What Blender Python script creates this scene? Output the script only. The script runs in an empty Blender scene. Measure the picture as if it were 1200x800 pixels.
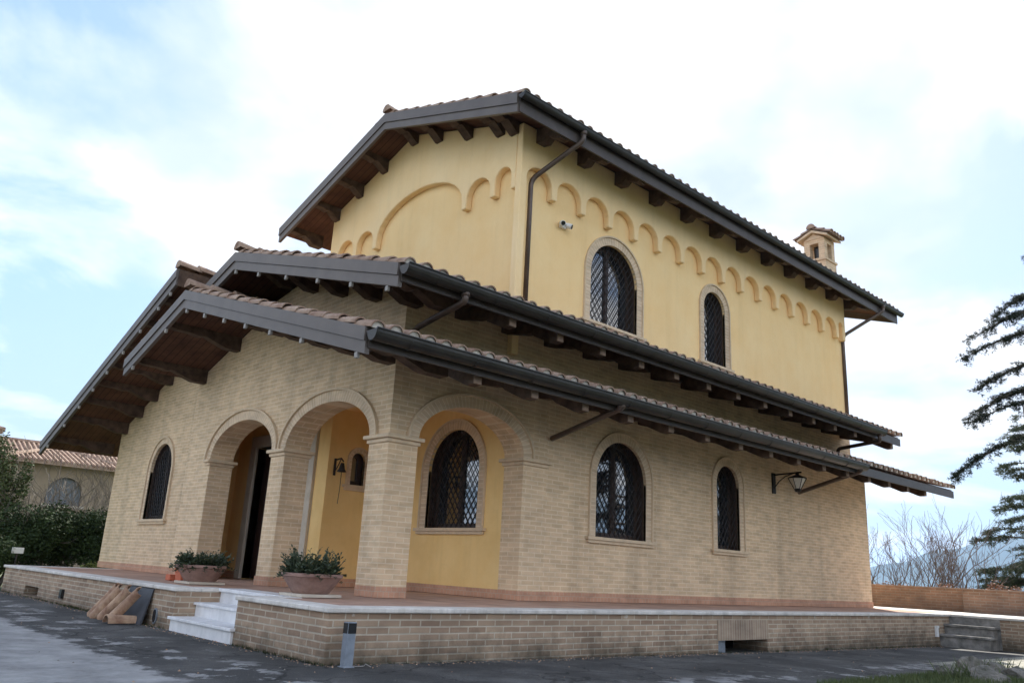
import bpy, bmesh, math, random
from mathutils import Vector, Matrix, noise
from mathutils.geometry import delaunay_2d_cdt
R = math.radians
random.seed(7)
S = bpy.context.scene
COL = S.collection

# ---------------------------------------------------------------- camera
cam = bpy.data.cameras.new("camera")
co = bpy.data.objects.new("camera", cam); COL.objects.link(co)
YAW, PIT, ROLL = 0.8316, 0.2749, 0.0535
fw = Vector((math.cos(YAW)*math.cos(PIT), math.sin(YAW)*math.cos(PIT), math.sin(PIT)))
rt = Vector((math.sin(YAW), -math.cos(YAW), 0)); up = rt.cross(fw)
c_, s_ = math.cos(ROLL), math.sin(ROLL)
r2 = c_*rt + s_*up; u2 = -s_*rt + c_*up
co.matrix_world = Matrix(((r2.x, u2.x, -fw.x, -6.1715), (r2.y, u2.y, -fw.y, -9.1307), (r2.z, u2.z, -fw.z, 0.9452), (0, 0, 0, 1)))
cam.sensor_width = 36; cam.lens = 948.6*36/1200
cam.clip_start = 0.05; cam.clip_end = 60000
S.camera = co

# ---------------------------------------------------------------- world, sun, exposure
SUN_EL, SUN_AZ = 39.0, 35.0            # azimuth measured from +X towards +Y
W = bpy.data.worlds.new("World"); S.world = W; W.use_nodes = True
nt = W.node_tree; N = nt.nodes; L = nt.links
for n in list(N): N.remove(n)
def wn(t, **k):
    n = N.new(t)
    for a, b in k.items(): setattr(n, a, b)
    return n
sky = wn('ShaderNodeTexSky', sky_type='NISHITA', sun_disc=False, sun_elevation=R(SUN_EL), sun_rotation=R(90-SUN_AZ),
         air_density=1.0, dust_density=0.6, ozone_density=1.0)
tc = wn('ShaderNodeTexCoord'); sep = wn('ShaderNodeSeparateXYZ'); L.new(tc.outputs['Generated'], sep.inputs[0])
def wm(op, a, b=None, clamp=False):
    n = N.new('ShaderNodeMath'); n.operation = op; n.use_clamp = clamp
    for i, v in enumerate((a, b)):
        if v is None: continue
        if isinstance(v, (int, float)): n.inputs[i].default_value = v
        else: L.new(v, n.inputs[i])
    return n.outputs[0]
den = wm('ADD', wm('MAXIMUM', sep.outputs[2], 0.0), 0.22)
comb = wn('ShaderNodeCombineXYZ')
L.new(wm('DIVIDE', sep.outputs[0], den), comb.inputs[0]); L.new(wm('DIVIDE', sep.outputs[1], den), comb.inputs[1])
comb.inputs[2].default_value = 38.19
n1 = wn('ShaderNodeTexNoise'); n1.inputs['Scale'].default_value = 1.5; n1.inputs['Detail'].default_value = 9; n1.inputs['Roughness'].default_value = 0.56; n1.inputs['Distortion'].default_value = 0.35
L.new(comb.outputs[0], n1.inputs['Vector'])
# closeness to the sun: thicker, whiter cloud there
sd = Vector((math.cos(R(SUN_EL))*math.cos(R(SUN_AZ)), math.cos(R(SUN_EL))*math.sin(R(SUN_AZ)), math.sin(R(SUN_EL))))
dot = wn('ShaderNodeVectorMath', operation='DOT_PRODUCT'); L.new(tc.outputs['Generated'], dot.inputs[0]); dot.inputs[1].default_value = sd
near = wm('POWER', wm('MAXIMUM', dot.outputs['Value'], 0.0), 9.0)
cover = wm('ADD', n1.outputs['Fac'], wm('MULTIPLY', near, 0.085))
ramp = wn('ShaderNodeValToRGB'); ramp.color_ramp.elements[0].position = 0.44; ramp.color_ramp.elements[1].position = 0.58
L.new(cover, ramp.inputs[0])
n2 = wn('ShaderNodeTexNoise'); n2.inputs['Scale'].default_value = 2.6; n2.inputs['Detail'].default_value = 6
L.new(comb.outputs[0], n2.inputs['Vector'])
shade = wn('ShaderNodeValToRGB'); shade.color_ramp.elements[0].position = 0.36; shade.color_ramp.elements[0].color = (0.62, 0.71, 0.88, 1)
shade.color_ramp.elements[1].position = 0.56; shade.color_ramp.elements[1].color = (1, 1, 1, 1)
L.new(n2.outputs['Fac'], shade.inputs[0])
cl = wn('ShaderNodeVectorMath', operation='SCALE'); L.new(shade.outputs[0], cl.inputs[0])
back = wm('POWER', wm('ADD', wm('MULTIPLY', dot.outputs['Value'], -0.5), 0.5), 1.3)   # clouds opposite the sun are lit full on
L.new(wm('ADD', wm('MULTIPLY', back, 10.0), 4.2), cl.inputs['Scale'])
mix = wn('ShaderNodeMix', data_type='RGBA'); L.new(ramp.outputs[0], mix.inputs['Factor'])
lum = wn('ShaderNodeRGBToBW'); L.new(sky.outputs[0], lum.inputs[0])           # thin veil: tames the glare near the sun
sk = wn('ShaderNodeVectorMath', operation='SCALE'); L.new(sky.outputs[0], sk.inputs[0]); L.new(wm('DIVIDE', 1.0, wm('ADD', wm('MULTIPLY', lum.outputs[0], 0.21), 0.58)), sk.inputs['Scale'])
sk2 = wn('ShaderNodeVectorMath', operation='MULTIPLY'); L.new(sk.outputs[0], sk2.inputs[0]); sk2.inputs[1].default_value = (0.92, 0.945, 1.02)
low_ = wm('MULTIPLY', wm('SUBTRACT', 1.0, wm('MULTIPLY', wm('MAXIMUM', sep.outputs[2], 0.0), 3.6), clamp=True), 0.85)
sk3 = wn('ShaderNodeMix', data_type='RGBA'); L.new(low_, sk3.inputs['Factor']); L.new(sk2.outputs[0], sk3.inputs['A']); sk3.inputs['B'].default_value = (2.1, 2.7, 3.4, 1)
L.new(sk3.outputs['Result'], mix.inputs['A']); L.new(cl.outputs[0], mix.inputs['B'])
tint = wn('ShaderNodeMix', data_type='RGBA', blend_type='MULTIPLY'); L.new(back, tint.inputs['Factor']); L.new(cl.outputs[0], tint.inputs['A']); tint.inputs['B'].default_value = (1.0, 0.93, 0.83, 1)
L.new(tint.outputs['Result'], mix.inputs['B'])
bg = wn('ShaderNodeBackground'); bg.inputs['Strength'].default_value = 0.12; L.new(mix.outputs['Result'], bg.inputs['Color'])
wo = wn('ShaderNodeOutputWorld'); L.new(bg.outputs[0], wo.inputs['Surface'])

sl = bpy.data.lights.new("sun", 'SUN'); sl.energy = 4.0; sl.angle = R(0.5); sl.color = (1.0, 0.95, 0.86)
so = bpy.data.objects.new("sun", sl); COL.objects.link(so)
so.rotation_euler = sd.to_track_quat('Z', 'Y').to_euler()
S.cycles.max_bounces = 14; S.cycles.diffuse_bounces = 8
V = S.view_settings
V.view_transform = 'Standard'; V.look = 'None'; V.exposure = 1.3; V.gamma = 1; V.use_curve_mapping = False

# ---------------------------------------------------------------- materials
def mat(name, col, rough=0.7, metal=0.0, noise=0.0, nscale=3.0, bump=0.0, bscale=60.0, spec=0.5, col2=None):
    m = bpy.data.materials.new(name); m.use_nodes = True
    t = m.node_tree; b = t.nodes['Principled BSDF']
    b.inputs['Base Color'].default_value = (*col, 1); b.inputs['Roughness'].default_value = rough
    b.inputs['Metallic'].default_value = metal; b.inputs['Specular IOR Level'].default_value = spec
    g = t.nodes.new('ShaderNodeNewGeometry')
    if noise or col2:
        n = t.nodes.new('ShaderNodeTexNoise'); n.inputs['Scale'].default_value = nscale; n.inputs['Detail'].default_value = 7; n.inputs['Roughness'].default_value = 0.62
        t.links.new(g.outputs['Position'], n.inputs['Vector'])
        r = t.nodes.new('ShaderNodeValToRGB'); r.color_ramp.elements[0].position = 0.32; r.color_ramp.elements[1].position = 0.68
        c2 = col2 or tuple(min(1, c*(1+noise)) for c in col); c1 = col if col2 else tuple(c*(1-noise) for c in col)
        r.color_ramp.elements[0].color = (*c1, 1); r.color_ramp.elements[1].color = (*c2, 1)
        t.links.new(n.outputs['Fac'], r.inputs[0]); t.links.new(r.outputs[0], b.inputs['Base Color'])
    if bump:
        n = t.nodes.new('ShaderNodeTexNoise'); n.inputs['Scale'].default_value = bscale; n.inputs['Detail'].default_value = 5
        t.links.new(g.outputs['Position'], n.inputs['Vector'])
        bp = t.nodes.new('ShaderNodeBump'); bp.inputs['Strength'].default_value = bump; bp.inputs['Distance'].default_value = 0.01
        t.links.new(n.outputs['Fac'], bp.inputs['Height']); t.links.new(bp.outputs[0], b.inputs['Normal'])
    return m

def brick_mat(name, c1, c2, mortar, bw=0.26, rh=0.068, ms=0.009, uv=False, dirt=None, big=0.12, bias=0.0, flat=False, lime=.6):
    m = bpy.data.materials.new(name); m.use_nodes = True
    t = m.node_tree; b = t.nodes['Principled BSDF']; nd = t.nodes; lk = t.links
    b.inputs['Roughness'].default_value = 0.88; b.inputs['Specular IOR Level'].default_value = 0.25
    g = nd.new('ShaderNodeNewGeometry')
    if uv:
        u = nd.new('ShaderNodeUVMap'); vec = u.outputs[0]
    else:
        sp = nd.new('ShaderNodeSeparateXYZ'); lk.new(g.outputs['Position'], sp.inputs[0])
        sn = nd.new('ShaderNodeSeparateXYZ'); lk.new(g.outputs['True Normal'], sn.inputs[0])
        def M(op, a, c=None):
            n = nd.new('ShaderNodeMath'); n.operation = op
            for i, v in enumerate((a, c)):
                if v is None: continue
                if isinstance(v, (int, float)): n.inputs[i].default_value = v
                else: lk.new(v, n.inputs[i])
            return n.outputs[0]
        f = M('GREATER_THAN', M('ABSOLUTE', sn.outputs[1]), M('ABSOLUTE', sn.outputs[0]))
        mx = nd.new('ShaderNodeMix'); lk.new(f, mx.inputs['Factor']); lk.new(sp.outputs[1], mx.inputs['A']); lk.new(sp.outputs[0], mx.inputs['B'])
        cb = nd.new('ShaderNodeCombineXYZ'); lk.new(mx.outputs['Result'], cb.inputs[0]); lk.new(sp.outputs[2], cb.inputs[1]); vec = cb.outputs[0]
        if flat: vec = g.outputs['Position']
    # slightly wavering courses
    nw = nd.new('ShaderNodeTexNoise'); nw.inputs['Scale'].default_value = 5; lk.new(g.outputs['Position'], nw.inputs['Vector'])
    sc = nd.new('ShaderNodeVectorMath'); sc.operation = 'SCALE'; sc.inputs['Scale'].default_value = 0.006; lk.new(nw.outputs['Color'], sc.inputs[0])
    ad = nd.new('ShaderNodeVectorMath'); ad.operation = 'ADD'; lk.new(vec, ad.inputs[0]); lk.new(sc.outputs[0], ad.inputs[1])
    br = nd.new('ShaderNodeTexBrick'); br.inputs['Scale'].default_value = 1; br.inputs['Brick Width'].default_value = bw
    br.inputs['Row Height'].default_value = rh; br.inputs['Mortar Size'].default_value = ms; br.inputs['Mortar Smooth'].default_value = 0.25; br.inputs['Bias'].default_value = bias
    br.inputs['Color1'].default_value = (*c1, 1); br.inputs['Color2'].default_value = (*c2, 1); br.inputs['Mortar'].default_value = (*mortar, 1)
    lk.new(ad.outputs[0], br.inputs['Vector'])
    n = nd.new('ShaderNodeTexNoise'); n.inputs['Scale'].default_value = 0.9; n.inputs['Detail'].default_value = 8; n.inputs['Roughness'].default_value = 0.7
    lk.new(g.outputs['Position'], n.inputs['Vector'])
    r = nd.new('ShaderNodeValToRGB'); r.color_ramp.elements[0].position = 0.3; r.color_ramp.elements[1].position = 0.7
    r.color_ramp.elements[0].color = (1-big, 1-big, 1-big, 1); r.color_ramp.elements[1].color = (1+big*0.6, 1+big*0.6, 1+big*0.5, 1)
    lk.new(n.outputs['Fac'], r.inputs[0])
    mu = nd.new('ShaderNodeMix'); mu.data_type = 'RGBA'; mu.blend_type = 'MULTIPLY'; mu.inputs['Factor'].default_value = 1
    lk.new(br.outputs['Color'], mu.inputs['A']); lk.new(r.outputs[0], mu.inputs['B'])
    outc = mu.outputs['Result']
    for sc, lo, hi, a in (((3.1, 3.1, 9), .42, .68, .14), ((2.2, 2.2, .3), .52, .78, .18)):
        mp = nd.new('ShaderNodeMapping'); mp.inputs['Scale'].default_value = sc; lk.new(g.outputs['Position'], mp.inputs['Vector'])
        q = nd.new('ShaderNodeTexNoise'); q.inputs['Scale'].default_value = 1; q.inputs['Detail'].default_value = 5; lk.new(mp.outputs[0], q.inputs['Vector'])
        w_ = nd.new('ShaderNodeMapRange'); lk.new(q.outputs['Fac'], w_.inputs['Value']); w_.inputs['From Min'].default_value = lo; w_.inputs['From Max'].default_value = hi; w_.inputs['To Min'].default_value = 1.06; w_.inputs['To Max'].default_value = 1-a
        m3 = nd.new('ShaderNodeMix'); m3.data_type = 'RGBA'; m3.blend_type = 'MULTIPLY'; m3.inputs['Factor'].default_value = 1; lk.new(outc, m3.inputs['A']); lk.new(w_.outputs[0], m3.inputs['B']); outc = m3.outputs['Result']
    if dirt:   # damp, mossy stain rising from the ground with a ragged edge
        zlo, zhi, dc = dirt
        sp2 = nd.new('ShaderNodeSeparateXYZ'); lk.new(g.outputs['Position'], sp2.inputs[0])
        nn = nd.new('ShaderNodeTexNoise'); nn.inputs['Scale'].default_value = 3.2; nn.inputs['Detail'].default_value = 8; nn.inputs['Roughness'].default_value = 0.7
        lk.new(g.outputs['Position'], nn.inputs['Vector'])
        a = nd.new('ShaderNodeMath'); a.operation = 'MULTIPLY_ADD'; lk.new(nn.outputs['Fac'], a.inputs[0]); a.inputs[1].default_value = -0.9; lk.new(sp2.outputs[2], a.inputs[2])
        mr = nd.new('ShaderNodeMapRange'); lk.new(a.outputs[0], mr.inputs['Value']); mr.inputs['From Min'].default_value = zlo-0.45; mr.inputs['From Max'].default_value = zhi-0.45
        mr.inputs['To Min'].default_value = 0.8; mr.inputs['To Max'].default_value = 0.0
        mm = nd.new('ShaderNodeMix'); mm.data_type = 'RGBA'; lk.new(mr.outputs[0], mm.inputs['Factor']); lk.new(outc, mm.inputs['A']); mm.inputs['B'].default_value = (*dc, 1)
        outc = mm.outputs['Result']
        # lime bloom under the coping
        ln = nd.new('ShaderNodeTexNoise'); ln.inputs['Scale'].default_value = 5.5; ln.inputs['Detail'].default_value = 4; lk.new(g.outputs['Position'], ln.inputs['Vector'])
        la = nd.new('ShaderNodeMath'); la.operation = 'MULTIPLY_ADD'; lk.new(sp2.outputs[2], la.inputs[0]); la.inputs[1].default_value = .55; lk.new(ln.outputs['Fac'], la.inputs[2])
        lr = nd.new('ShaderNodeMapRange'); lk.new(la.outputs[0], lr.inputs['Value']); lr.inputs['From Min'].default_value = .905; lr.inputs['From Max'].default_value = .945; lr.inputs['To Max'].default_value = lime
        lm = nd.new('ShaderNodeMix'); lm.data_type = 'RGBA'; lk.new(lr.outputs[0], lm.inputs['Factor']); lk.new(outc, lm.inputs['A']); lm.inputs['B'].default_value = (.6, .57, .52, 1); outc = lm.outputs['Result']
    lk.new(outc, b.inputs['Base Color'])
    n3 = nd.new('ShaderNodeTexNoise'); n3.inputs['Scale'].default_value = 90; lk.new(g.outputs['Position'], n3.inputs['Vector'])
    hh = nd.new('ShaderNodeMath'); hh.operation = 'MULTIPLY_ADD'; lk.new(br.outputs['Fac'], hh.inputs[0]); hh.inputs[1].default_value = -1.0; 
    h2 = nd.new('ShaderNodeMath'); h2.operation = 'MULTIPLY'; lk.new(n3.outputs['Fac'], h2.inputs[0]); h2.inputs[1].default_value = 0.4
    lk.new(h2.outputs[0], hh.inputs[2])
    bp = nd.new('ShaderNodeBump'); bp.inputs['Strength'].default_value = 0.6; bp.inputs['Distance'].default_value = 0.008
    lk.new(hh.outputs[0], bp.inputs['Height']); lk.new(bp.outputs[0], b.inputs['Normal'])
    return m

def plank_mat(name, c1, c2, axis, w):
    m = mat(name, c1, 0.75, noise=0.0, col2=c2, nscale=2.5, spec=0.2)
    t = m.node_tree; nd = t.nodes; lk = t.links; b = nd['Principled BSDF']
    g = nd.new('ShaderNodeNewGeometry'); sp = nd.new('ShaderNodeSeparateXYZ'); lk.new(g.outputs['Position'], sp.inputs[0])
    a = nd.new('ShaderNodeMath'); a.operation = 'MULTIPLY'; lk.new(sp.outputs[axis], a.inputs[0]); a.inputs[1].default_value = 1/w
    fr = nd.new('ShaderNodeMath'); fr.operation = 'FRACT'; lk.new(a.outputs[0], fr.inputs[0])
    gt = nd.new('ShaderNodeMath'); gt.operation = 'LESS_THAN'; lk.new(fr.outputs[0], gt.inputs[0]); gt.inputs[1].default_value = 0.07
    src = b.inputs['Base Color'].links[0].from_socket
    mx = nd.new('ShaderNodeMix'); mx.data_type = 'RGBA'; lk.new(gt.outputs[0], mx.inputs['Factor']); lk.new(src, mx.inputs['A']); mx.inputs['B'].default_value = (c1[0]*.25, c1[1]*.25, c1[2]*.25, 1)
    lk.new(mx.outputs['Result'], b.inputs['Base Color'])
    return m

M = {}
M['brick'] = brick_mat('tan_brick', (0.655, 0.485, 0.315), (0.56, 0.405, 0.255), (0.70, 0.56, 0.39), ms=0.009)
M['brick_terrace'] = brick_mat('terrace_brick', (0.40, 0.29, 0.20), (0.28, 0.19, 0.13), (0.47, 0.40, 0.31), dirt=(-0.12, 0.26, (0.045, 0.042, 0.03)), big=0.22)
M['brick_red'] = brick_mat('parapet_brick', (0.33, 0.19, 0.125), (0.25, 0.145, 0.095), (0.30, 0.235, 0.18), big=0.45, dirt=(0.2, 1.1, (0.12, 0.10, 0.085)), lime=0)
M['voussoir'] = brick_mat('voussoir_brick', (0.62, 0.475, 0.325), (0.54, 0.405, 0.275), (0.68, 0.56, 0.415), bw=0.068, rh=0.6, ms=0.008, uv=True)
M['moulding'] = mat('moulding_brick', (0.60, 0.465, 0.315), 0.85, noise=0.12, nscale=8, bump=0.2)
M['vent_brick'] = brick_mat('upright_brick', (0.36, 0.27, 0.19), (0.29, 0.205, 0.145), (0.42, 0.36, 0.28), bw=0.065, rh=0.9, ms=0.008)
M['plaster'] = mat('ochre_plaster', (0.87, 0.60, 0.285), 0.92, col2=(0.90, 0.66, 0.345), nscale=1.4, bump=0.25, bscale=35, spec=0.2)
M['frieze'] = mat('frieze_plaster', (0.88, 0.635, 0.335), 0.92, col2=(0.91, 0.69, 0.40), nscale=1.4, bump=0.25, bscale=35, spec=0.2)  # lighter copy of the wall plaster; stands in for shade in the recesses
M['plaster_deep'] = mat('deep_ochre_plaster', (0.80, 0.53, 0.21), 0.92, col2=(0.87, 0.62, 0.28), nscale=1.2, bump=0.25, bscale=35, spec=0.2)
def streaks(m, amt=.16):
    t = m.node_tree; nd = t.nodes; lk = t.links; b = nd['Principled BSDF']; g = nd.new('ShaderNodeNewGeometry')
    src = b.inputs['Base Color'].links[0].from_socket
    for sc, lo, hi, a in (((5, 5, .35), .5, .75, amt), ((.7, .7, .5), .45, .7, amt*.7), ((14, 14, 14), .5, .8, amt*.5)):
        mp = nd.new('ShaderNodeMapping'); mp.inputs['Scale'].default_value = sc; lk.new(g.outputs['Position'], mp.inputs['Vector'])
        n = nd.new('ShaderNodeTexNoise'); n.inputs['Scale'].default_value = 1; n.inputs['Detail'].default_value = 8; n.inputs['Roughness'].default_value = .7; lk.new(mp.outputs[0], n.inputs['Vector'])
        r = nd.new('ShaderNodeMapRange'); lk.new(n.outputs['Fac'], r.inputs['Value']); r.inputs['From Min'].default_value = lo; r.inputs['From Max'].default_value = hi; r.inputs['To Min'].default_value = 1; r.inputs['To Max'].default_value = 1-a
        mx = nd.new('ShaderNodeMix'); mx.data_type = 'RGBA'; mx.blend_type = 'MULTIPLY'; mx.inputs['Factor'].default_value = 1; lk.new(src, mx.inputs['A']); lk.new(r.outputs[0], mx.inputs['B']); src = mx.outputs['Result']
    lk.new(src, b.inputs['Base Color'])
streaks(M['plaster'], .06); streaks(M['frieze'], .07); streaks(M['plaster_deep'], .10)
M['wood'] = mat('dark_wood', (0.045, 0.026, 0.017), 0.7, col2=(0.125, 0.08, 0.055), nscale=6, bump=0.4, bscale=40, spec=0.25)
M['wood_light'] = mat('beam_end_wood', (0.20, 0.135, 0.095), 0.75, noise=0.3, nscale=9)
M['soffit'] = plank_mat('soffit_boards', (0.065, 0.030, 0.019), (0.13, 0.062, 0.037), 0, 0.13)
M['frame_wood'] = mat('window_wood', (0.05, 0.028, 0.02), 0.45, noise=0.3, nscale=10)
M['door_wood'] = mat('door_wood', (0.035, 0.016, 0.012), 0.45, noise=0.3, nscale=6)
M['flash'] = mat('grey_flashing', (0.105, 0.086, 0.074), 0.5, 0.15, noise=0.14, nscale=3, bump=0.1, bscale=8)
M['tab'] = mat('pale_metal', (0.27, 0.25, 0.225), 0.6, 0.0, noise=0.2, nscale=20)
M['gutter'] = mat('dark_gutter', (0.030, 0.027, 0.023), 0.42, 0.25, noise=0.35, nscale=2.5)
M['pipe'] = mat('brown_pipe', (0.105, 0.075, 0.06), 0.4, 0.3, noise=0.25, nscale=4)
M['tile'] = mat('roof_tile', (0.22, 0.135, 0.095), 0.9, col2=(0.43, 0.32, 0.24), nscale=4.5, bump=0.4, bscale=30, spec=0.2)
M['mortar'] = mat('tile_mortar', (0.62, 0.57, 0.50), 0.9, noise=0.25, nscale=9)
M['coping'] = mat('travertine', (0.56, 0.515, 0.45), 0.7, col2=(0.74, 0.70, 0.64), nscale=5, bump=0.2)
streaks(M['coping'], .35)
M['marble'] = mat('white_marble', (0.66, 0.655, 0.65), 0.5, col2=(0.82, 0.81, 0.80), nscale=3)
streaks(M['marble'], .22)
M['cotto'] = brick_mat('cotto_floor', (0.46, 0.29, 0.21), (0.40, 0.245, 0.175), (0.36, 0.29, 0.24), bw=.3, rh=.15, ms=.006, flat=True, big=.25)
M['skirt'] = brick_mat('terracotta_skirting', (0.52, 0.29, 0.19), (0.46, 0.25, 0.16), (0.47, 0.34, 0.25), bw=0.085, rh=0.6, ms=0.006)
M['glass'] = mat('dark_pane', (0.012, 0.016, 0.022), 0.03, spec=1.0)
M['glass'].node_tree.nodes['Principled BSDF'].inputs['IOR'].default_value = 2.0
M['iron'] = mat('wrought_iron', (0.03, 0.026, 0.024), 0.5, 0.5, noise=0.3, nscale=10)
M['white'] = mat('white_plastic', (0.75, 0.74, 0.72), 0.4, noise=0.06, nscale=20)
M['black'] = mat('black_plastic', (0.01, 0.01, 0.011), 0.25, noise=0.2, nscale=20)
M['steel'] = mat('painted_steel', (0.26, 0.29, 0.33), 0.45, 0.5, noise=0.15, nscale=14)
M['terracotta'] = mat('terracotta', (0.20, 0.115, 0.09), 0.85, col2=(0.33, 0.21, 0.17), nscale=7, bump=0.3)
M['terracotta_red'] = mat('red_terracotta', (0.50, 0.14, 0.07), 0.85, noise=0.15, nscale=9, bump=0.2)
M['oldtile'] = mat('old_tile', (0.20, 0.10, 0.06), 0.9, col2=(0.50, 0.34, 0.22), nscale=5, bump=0.4)
M['slate'] = mat('slate_board', (0.05, 0.055, 0.065), 0.6, noise=0.2, nscale=6)
M['stone'] = mat('jamb_stone', (0.45, 0.39, 0.31), 0.8, col2=(0.55, 0.49, 0.40), nscale=5, bump=0.2)
M['concrete'] = mat('mossy_concrete', (0.10, 0.095, 0.085), 0.9, col2=(0.33, 0.31, 0.28), nscale=5, bump=0.4)
M['rock'] = mat('grey_rock', (0.055, 0.055, 0.04), 0.95, col2=(0.21, 0.19, 0.165), nscale=7, bump=0.9, bscale=18)
M['bark'] = mat('bark', (0.055, 0.042, 0.034), 0.9, col2=(0.11, 0.09, 0.075), nscale=12, bump=0.6)
M['twig'] = mat('bare_twig', (0.17, 0.125, 0.105), 0.9, noise=0.3, nscale=6)
M['twig_pale'] = mat('pale_twig', (0.15, 0.125, 0.095), 0.9, noise=0.3, nscale=6)
M['leaf_dark'] = mat('dark_leaf', (0.018, 0.032, 0.012), 0.75, col2=(0.052, 0.078, 0.026), nscale=1.7, spec=0.15)
M['leaf_mid'] = mat('mid_leaf', (0.04, 0.062, 0.02), 0.75, col2=(0.095, 0.115, 0.045), nscale=2.0, spec=0.15)
M['leaf_yellow'] = mat('yellow_leaf', (0.10, 0.13, 0.02), 0.6, col2=(0.17, 0.19, 0.04), nscale=2.0)
M['leaf_rust'] = mat('rust_leaf', (0.22, 0.09, 0.05), 0.7, col2=(0.34, 0.19, 0.11), nscale=3)
M['needle'] = mat('cedar_needle', (0.014, 0.024, 0.014), 0.85, col2=(0.036, 0.05, 0.030), nscale=3, spec=0.1)
M['needle2'] = mat('pale_needle', (0.055, 0.075, 0.04), 0.85, col2=(0.10, 0.12, 0.065), nscale=2.2, spec=0.1)
M['succulent'] = mat('pot_leaf', (0.022, 0.036, 0.018), 0.6, col2=(0.06, 0.08, 0.036), nscale=9)
M['grass'] = mat('grass', (0.035, 0.058, 0.014), 0.8, col2=(0.10, 0.12, 0.04), nscale=2.5)
M['neigh_wall'] = mat('stucco_beige', (0.27, 0.21, 0.145), 0.9, noise=0.12, nscale=1)
M['hill'] = mat('hill_wood', (0.035, 0.05, 0.03), 1.0, col2=(0.08, 0.085, 0.05), nscale=0.004, spec=0)
M['matte_pane'] = mat('matte_grey_pane', (0.13, 0.145, 0.16), 0.6, noise=0.15, nscale=3)  # matte grey in place of window glass, standing in for a dull reflection
M['eave'] = mat('eave_metal', (0.055, 0.043, 0.036), 0.5, 0.2, noise=0.25, nscale=4)
M['lampglass'] = mat('frosted_glass', (0.62, 0.58, 0.50), 0.35, noise=0.1, nscale=20)

# asphalt with worn pale patches, stains and grit
def ground_mat(name, base, worn, wscale, thr, bumps=0.5):
    m = mat(name, base, 0.85, noise=0.0, bump=bumps, bscale=70, spec=0.3)
    t = m.node_tree; nd = t.nodes; lk = t.links; b = nd['Principled BSDF']; g = nd.new('ShaderNodeNewGeometry')
    mp = nd.new('ShaderNodeMapping'); mp.inputs['Rotation'].default_value = (0, 0, 0.6); mp.inputs['Scale'].default_value = (1, 1, 1); lk.new(g.outputs['Position'], mp.inputs['Vector'])
    n = nd.new('ShaderNodeTexNoise'); n.inputs['Scale'].default_value = wscale; n.inputs['Detail'].default_value = 9; n.inputs['Roughness'].default_value = 0.68; lk.new(mp.outputs[0], n.inputs['Vector'])
    r = nd.new('ShaderNodeValToRGB'); r.color_ramp.elements[0].position = thr; r.color_ramp.elements[1].position = thr+0.22
    r.color_ramp.elements[0].color = (*base, 1); r.color_ramp.elements[1].color = (*worn, 1); lk.new(n.outputs['Fac'], r.inputs[0])
    f = nd.new('ShaderNodeTexNoise'); f.inputs['Scale'].default_value = 95; f.inputs['Detail'].default_value = 6; lk.new(g.outputs['Position'], f.inputs['Vector'])
    fr = nd.new('ShaderNodeValToRGB'); fr.color_ramp.elements[0].position = 0.3; fr.color_ramp.elements[1].position = 0.75; fr.color_ramp.elements[0].color = (.4, .4, .4, 1); fr.color_ramp.elements[1].color = (1.6, 1.6, 1.58, 1)
    lk.new(f.outputs['Fac'], fr.inputs[0])
    mu = nd.new('ShaderNodeMix'); mu.data_type = 'RGBA'; mu.blend_type = 'MULTIPLY'; mu.inputs['Factor'].default_value = 1
    lk.new(r.outputs[0], mu.inputs['A']); lk.new(fr.outputs[0], mu.inputs['B'])
    # hairline cracks
    wv = nd.new('ShaderNodeTexNoise'); wv.inputs['Scale'].default_value = 2.2; wv.inputs['Detail'].default_value = 6; lk.new(g.outputs['Position'], wv.inputs['Vector'])
    va = nd.new('ShaderNodeVectorMath'); va.operation = 'MULTIPLY_ADD'; lk.new(wv.outputs['Color'], va.inputs[0]); va.inputs[1].default_value = (.7, .7, .7); lk.new(g.outputs['Position'], va.inputs[2])
    vo = nd.new('ShaderNodeTexVoronoi'); vo.feature = 'DISTANCE_TO_EDGE'; vo.inputs['Scale'].default_value = .75; lk.new(va.outputs[0], vo.inputs['Vector'])
    cr = nd.new('ShaderNodeMapRange'); lk.new(vo.outputs['Distance'], cr.inputs['Value']); cr.inputs['From Min'].default_value = .004; cr.inputs['From Max'].default_value = .016; cr.inputs['To Min'].default_value = .35; cr.inputs['To Max'].default_value = 1
    m2 = nd.new('ShaderNodeMix'); m2.data_type = 'RGBA'; m2.blend_type = 'MULTIPLY'; m2.inputs['Factor'].default_value = 1
    lk.new(mu.outputs['Result'], m2.inputs['A']); lk.new(cr.outputs[0], m2.inputs['B']); lk.new(m2.outputs['Result'], b.inputs['Base Color'])
    return m
M['asphalt'] = ground_mat('asphalt', (0.050, 0.049, 0.046), (0.125, 0.12, 0.112), 0.8, 0.46)
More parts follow.
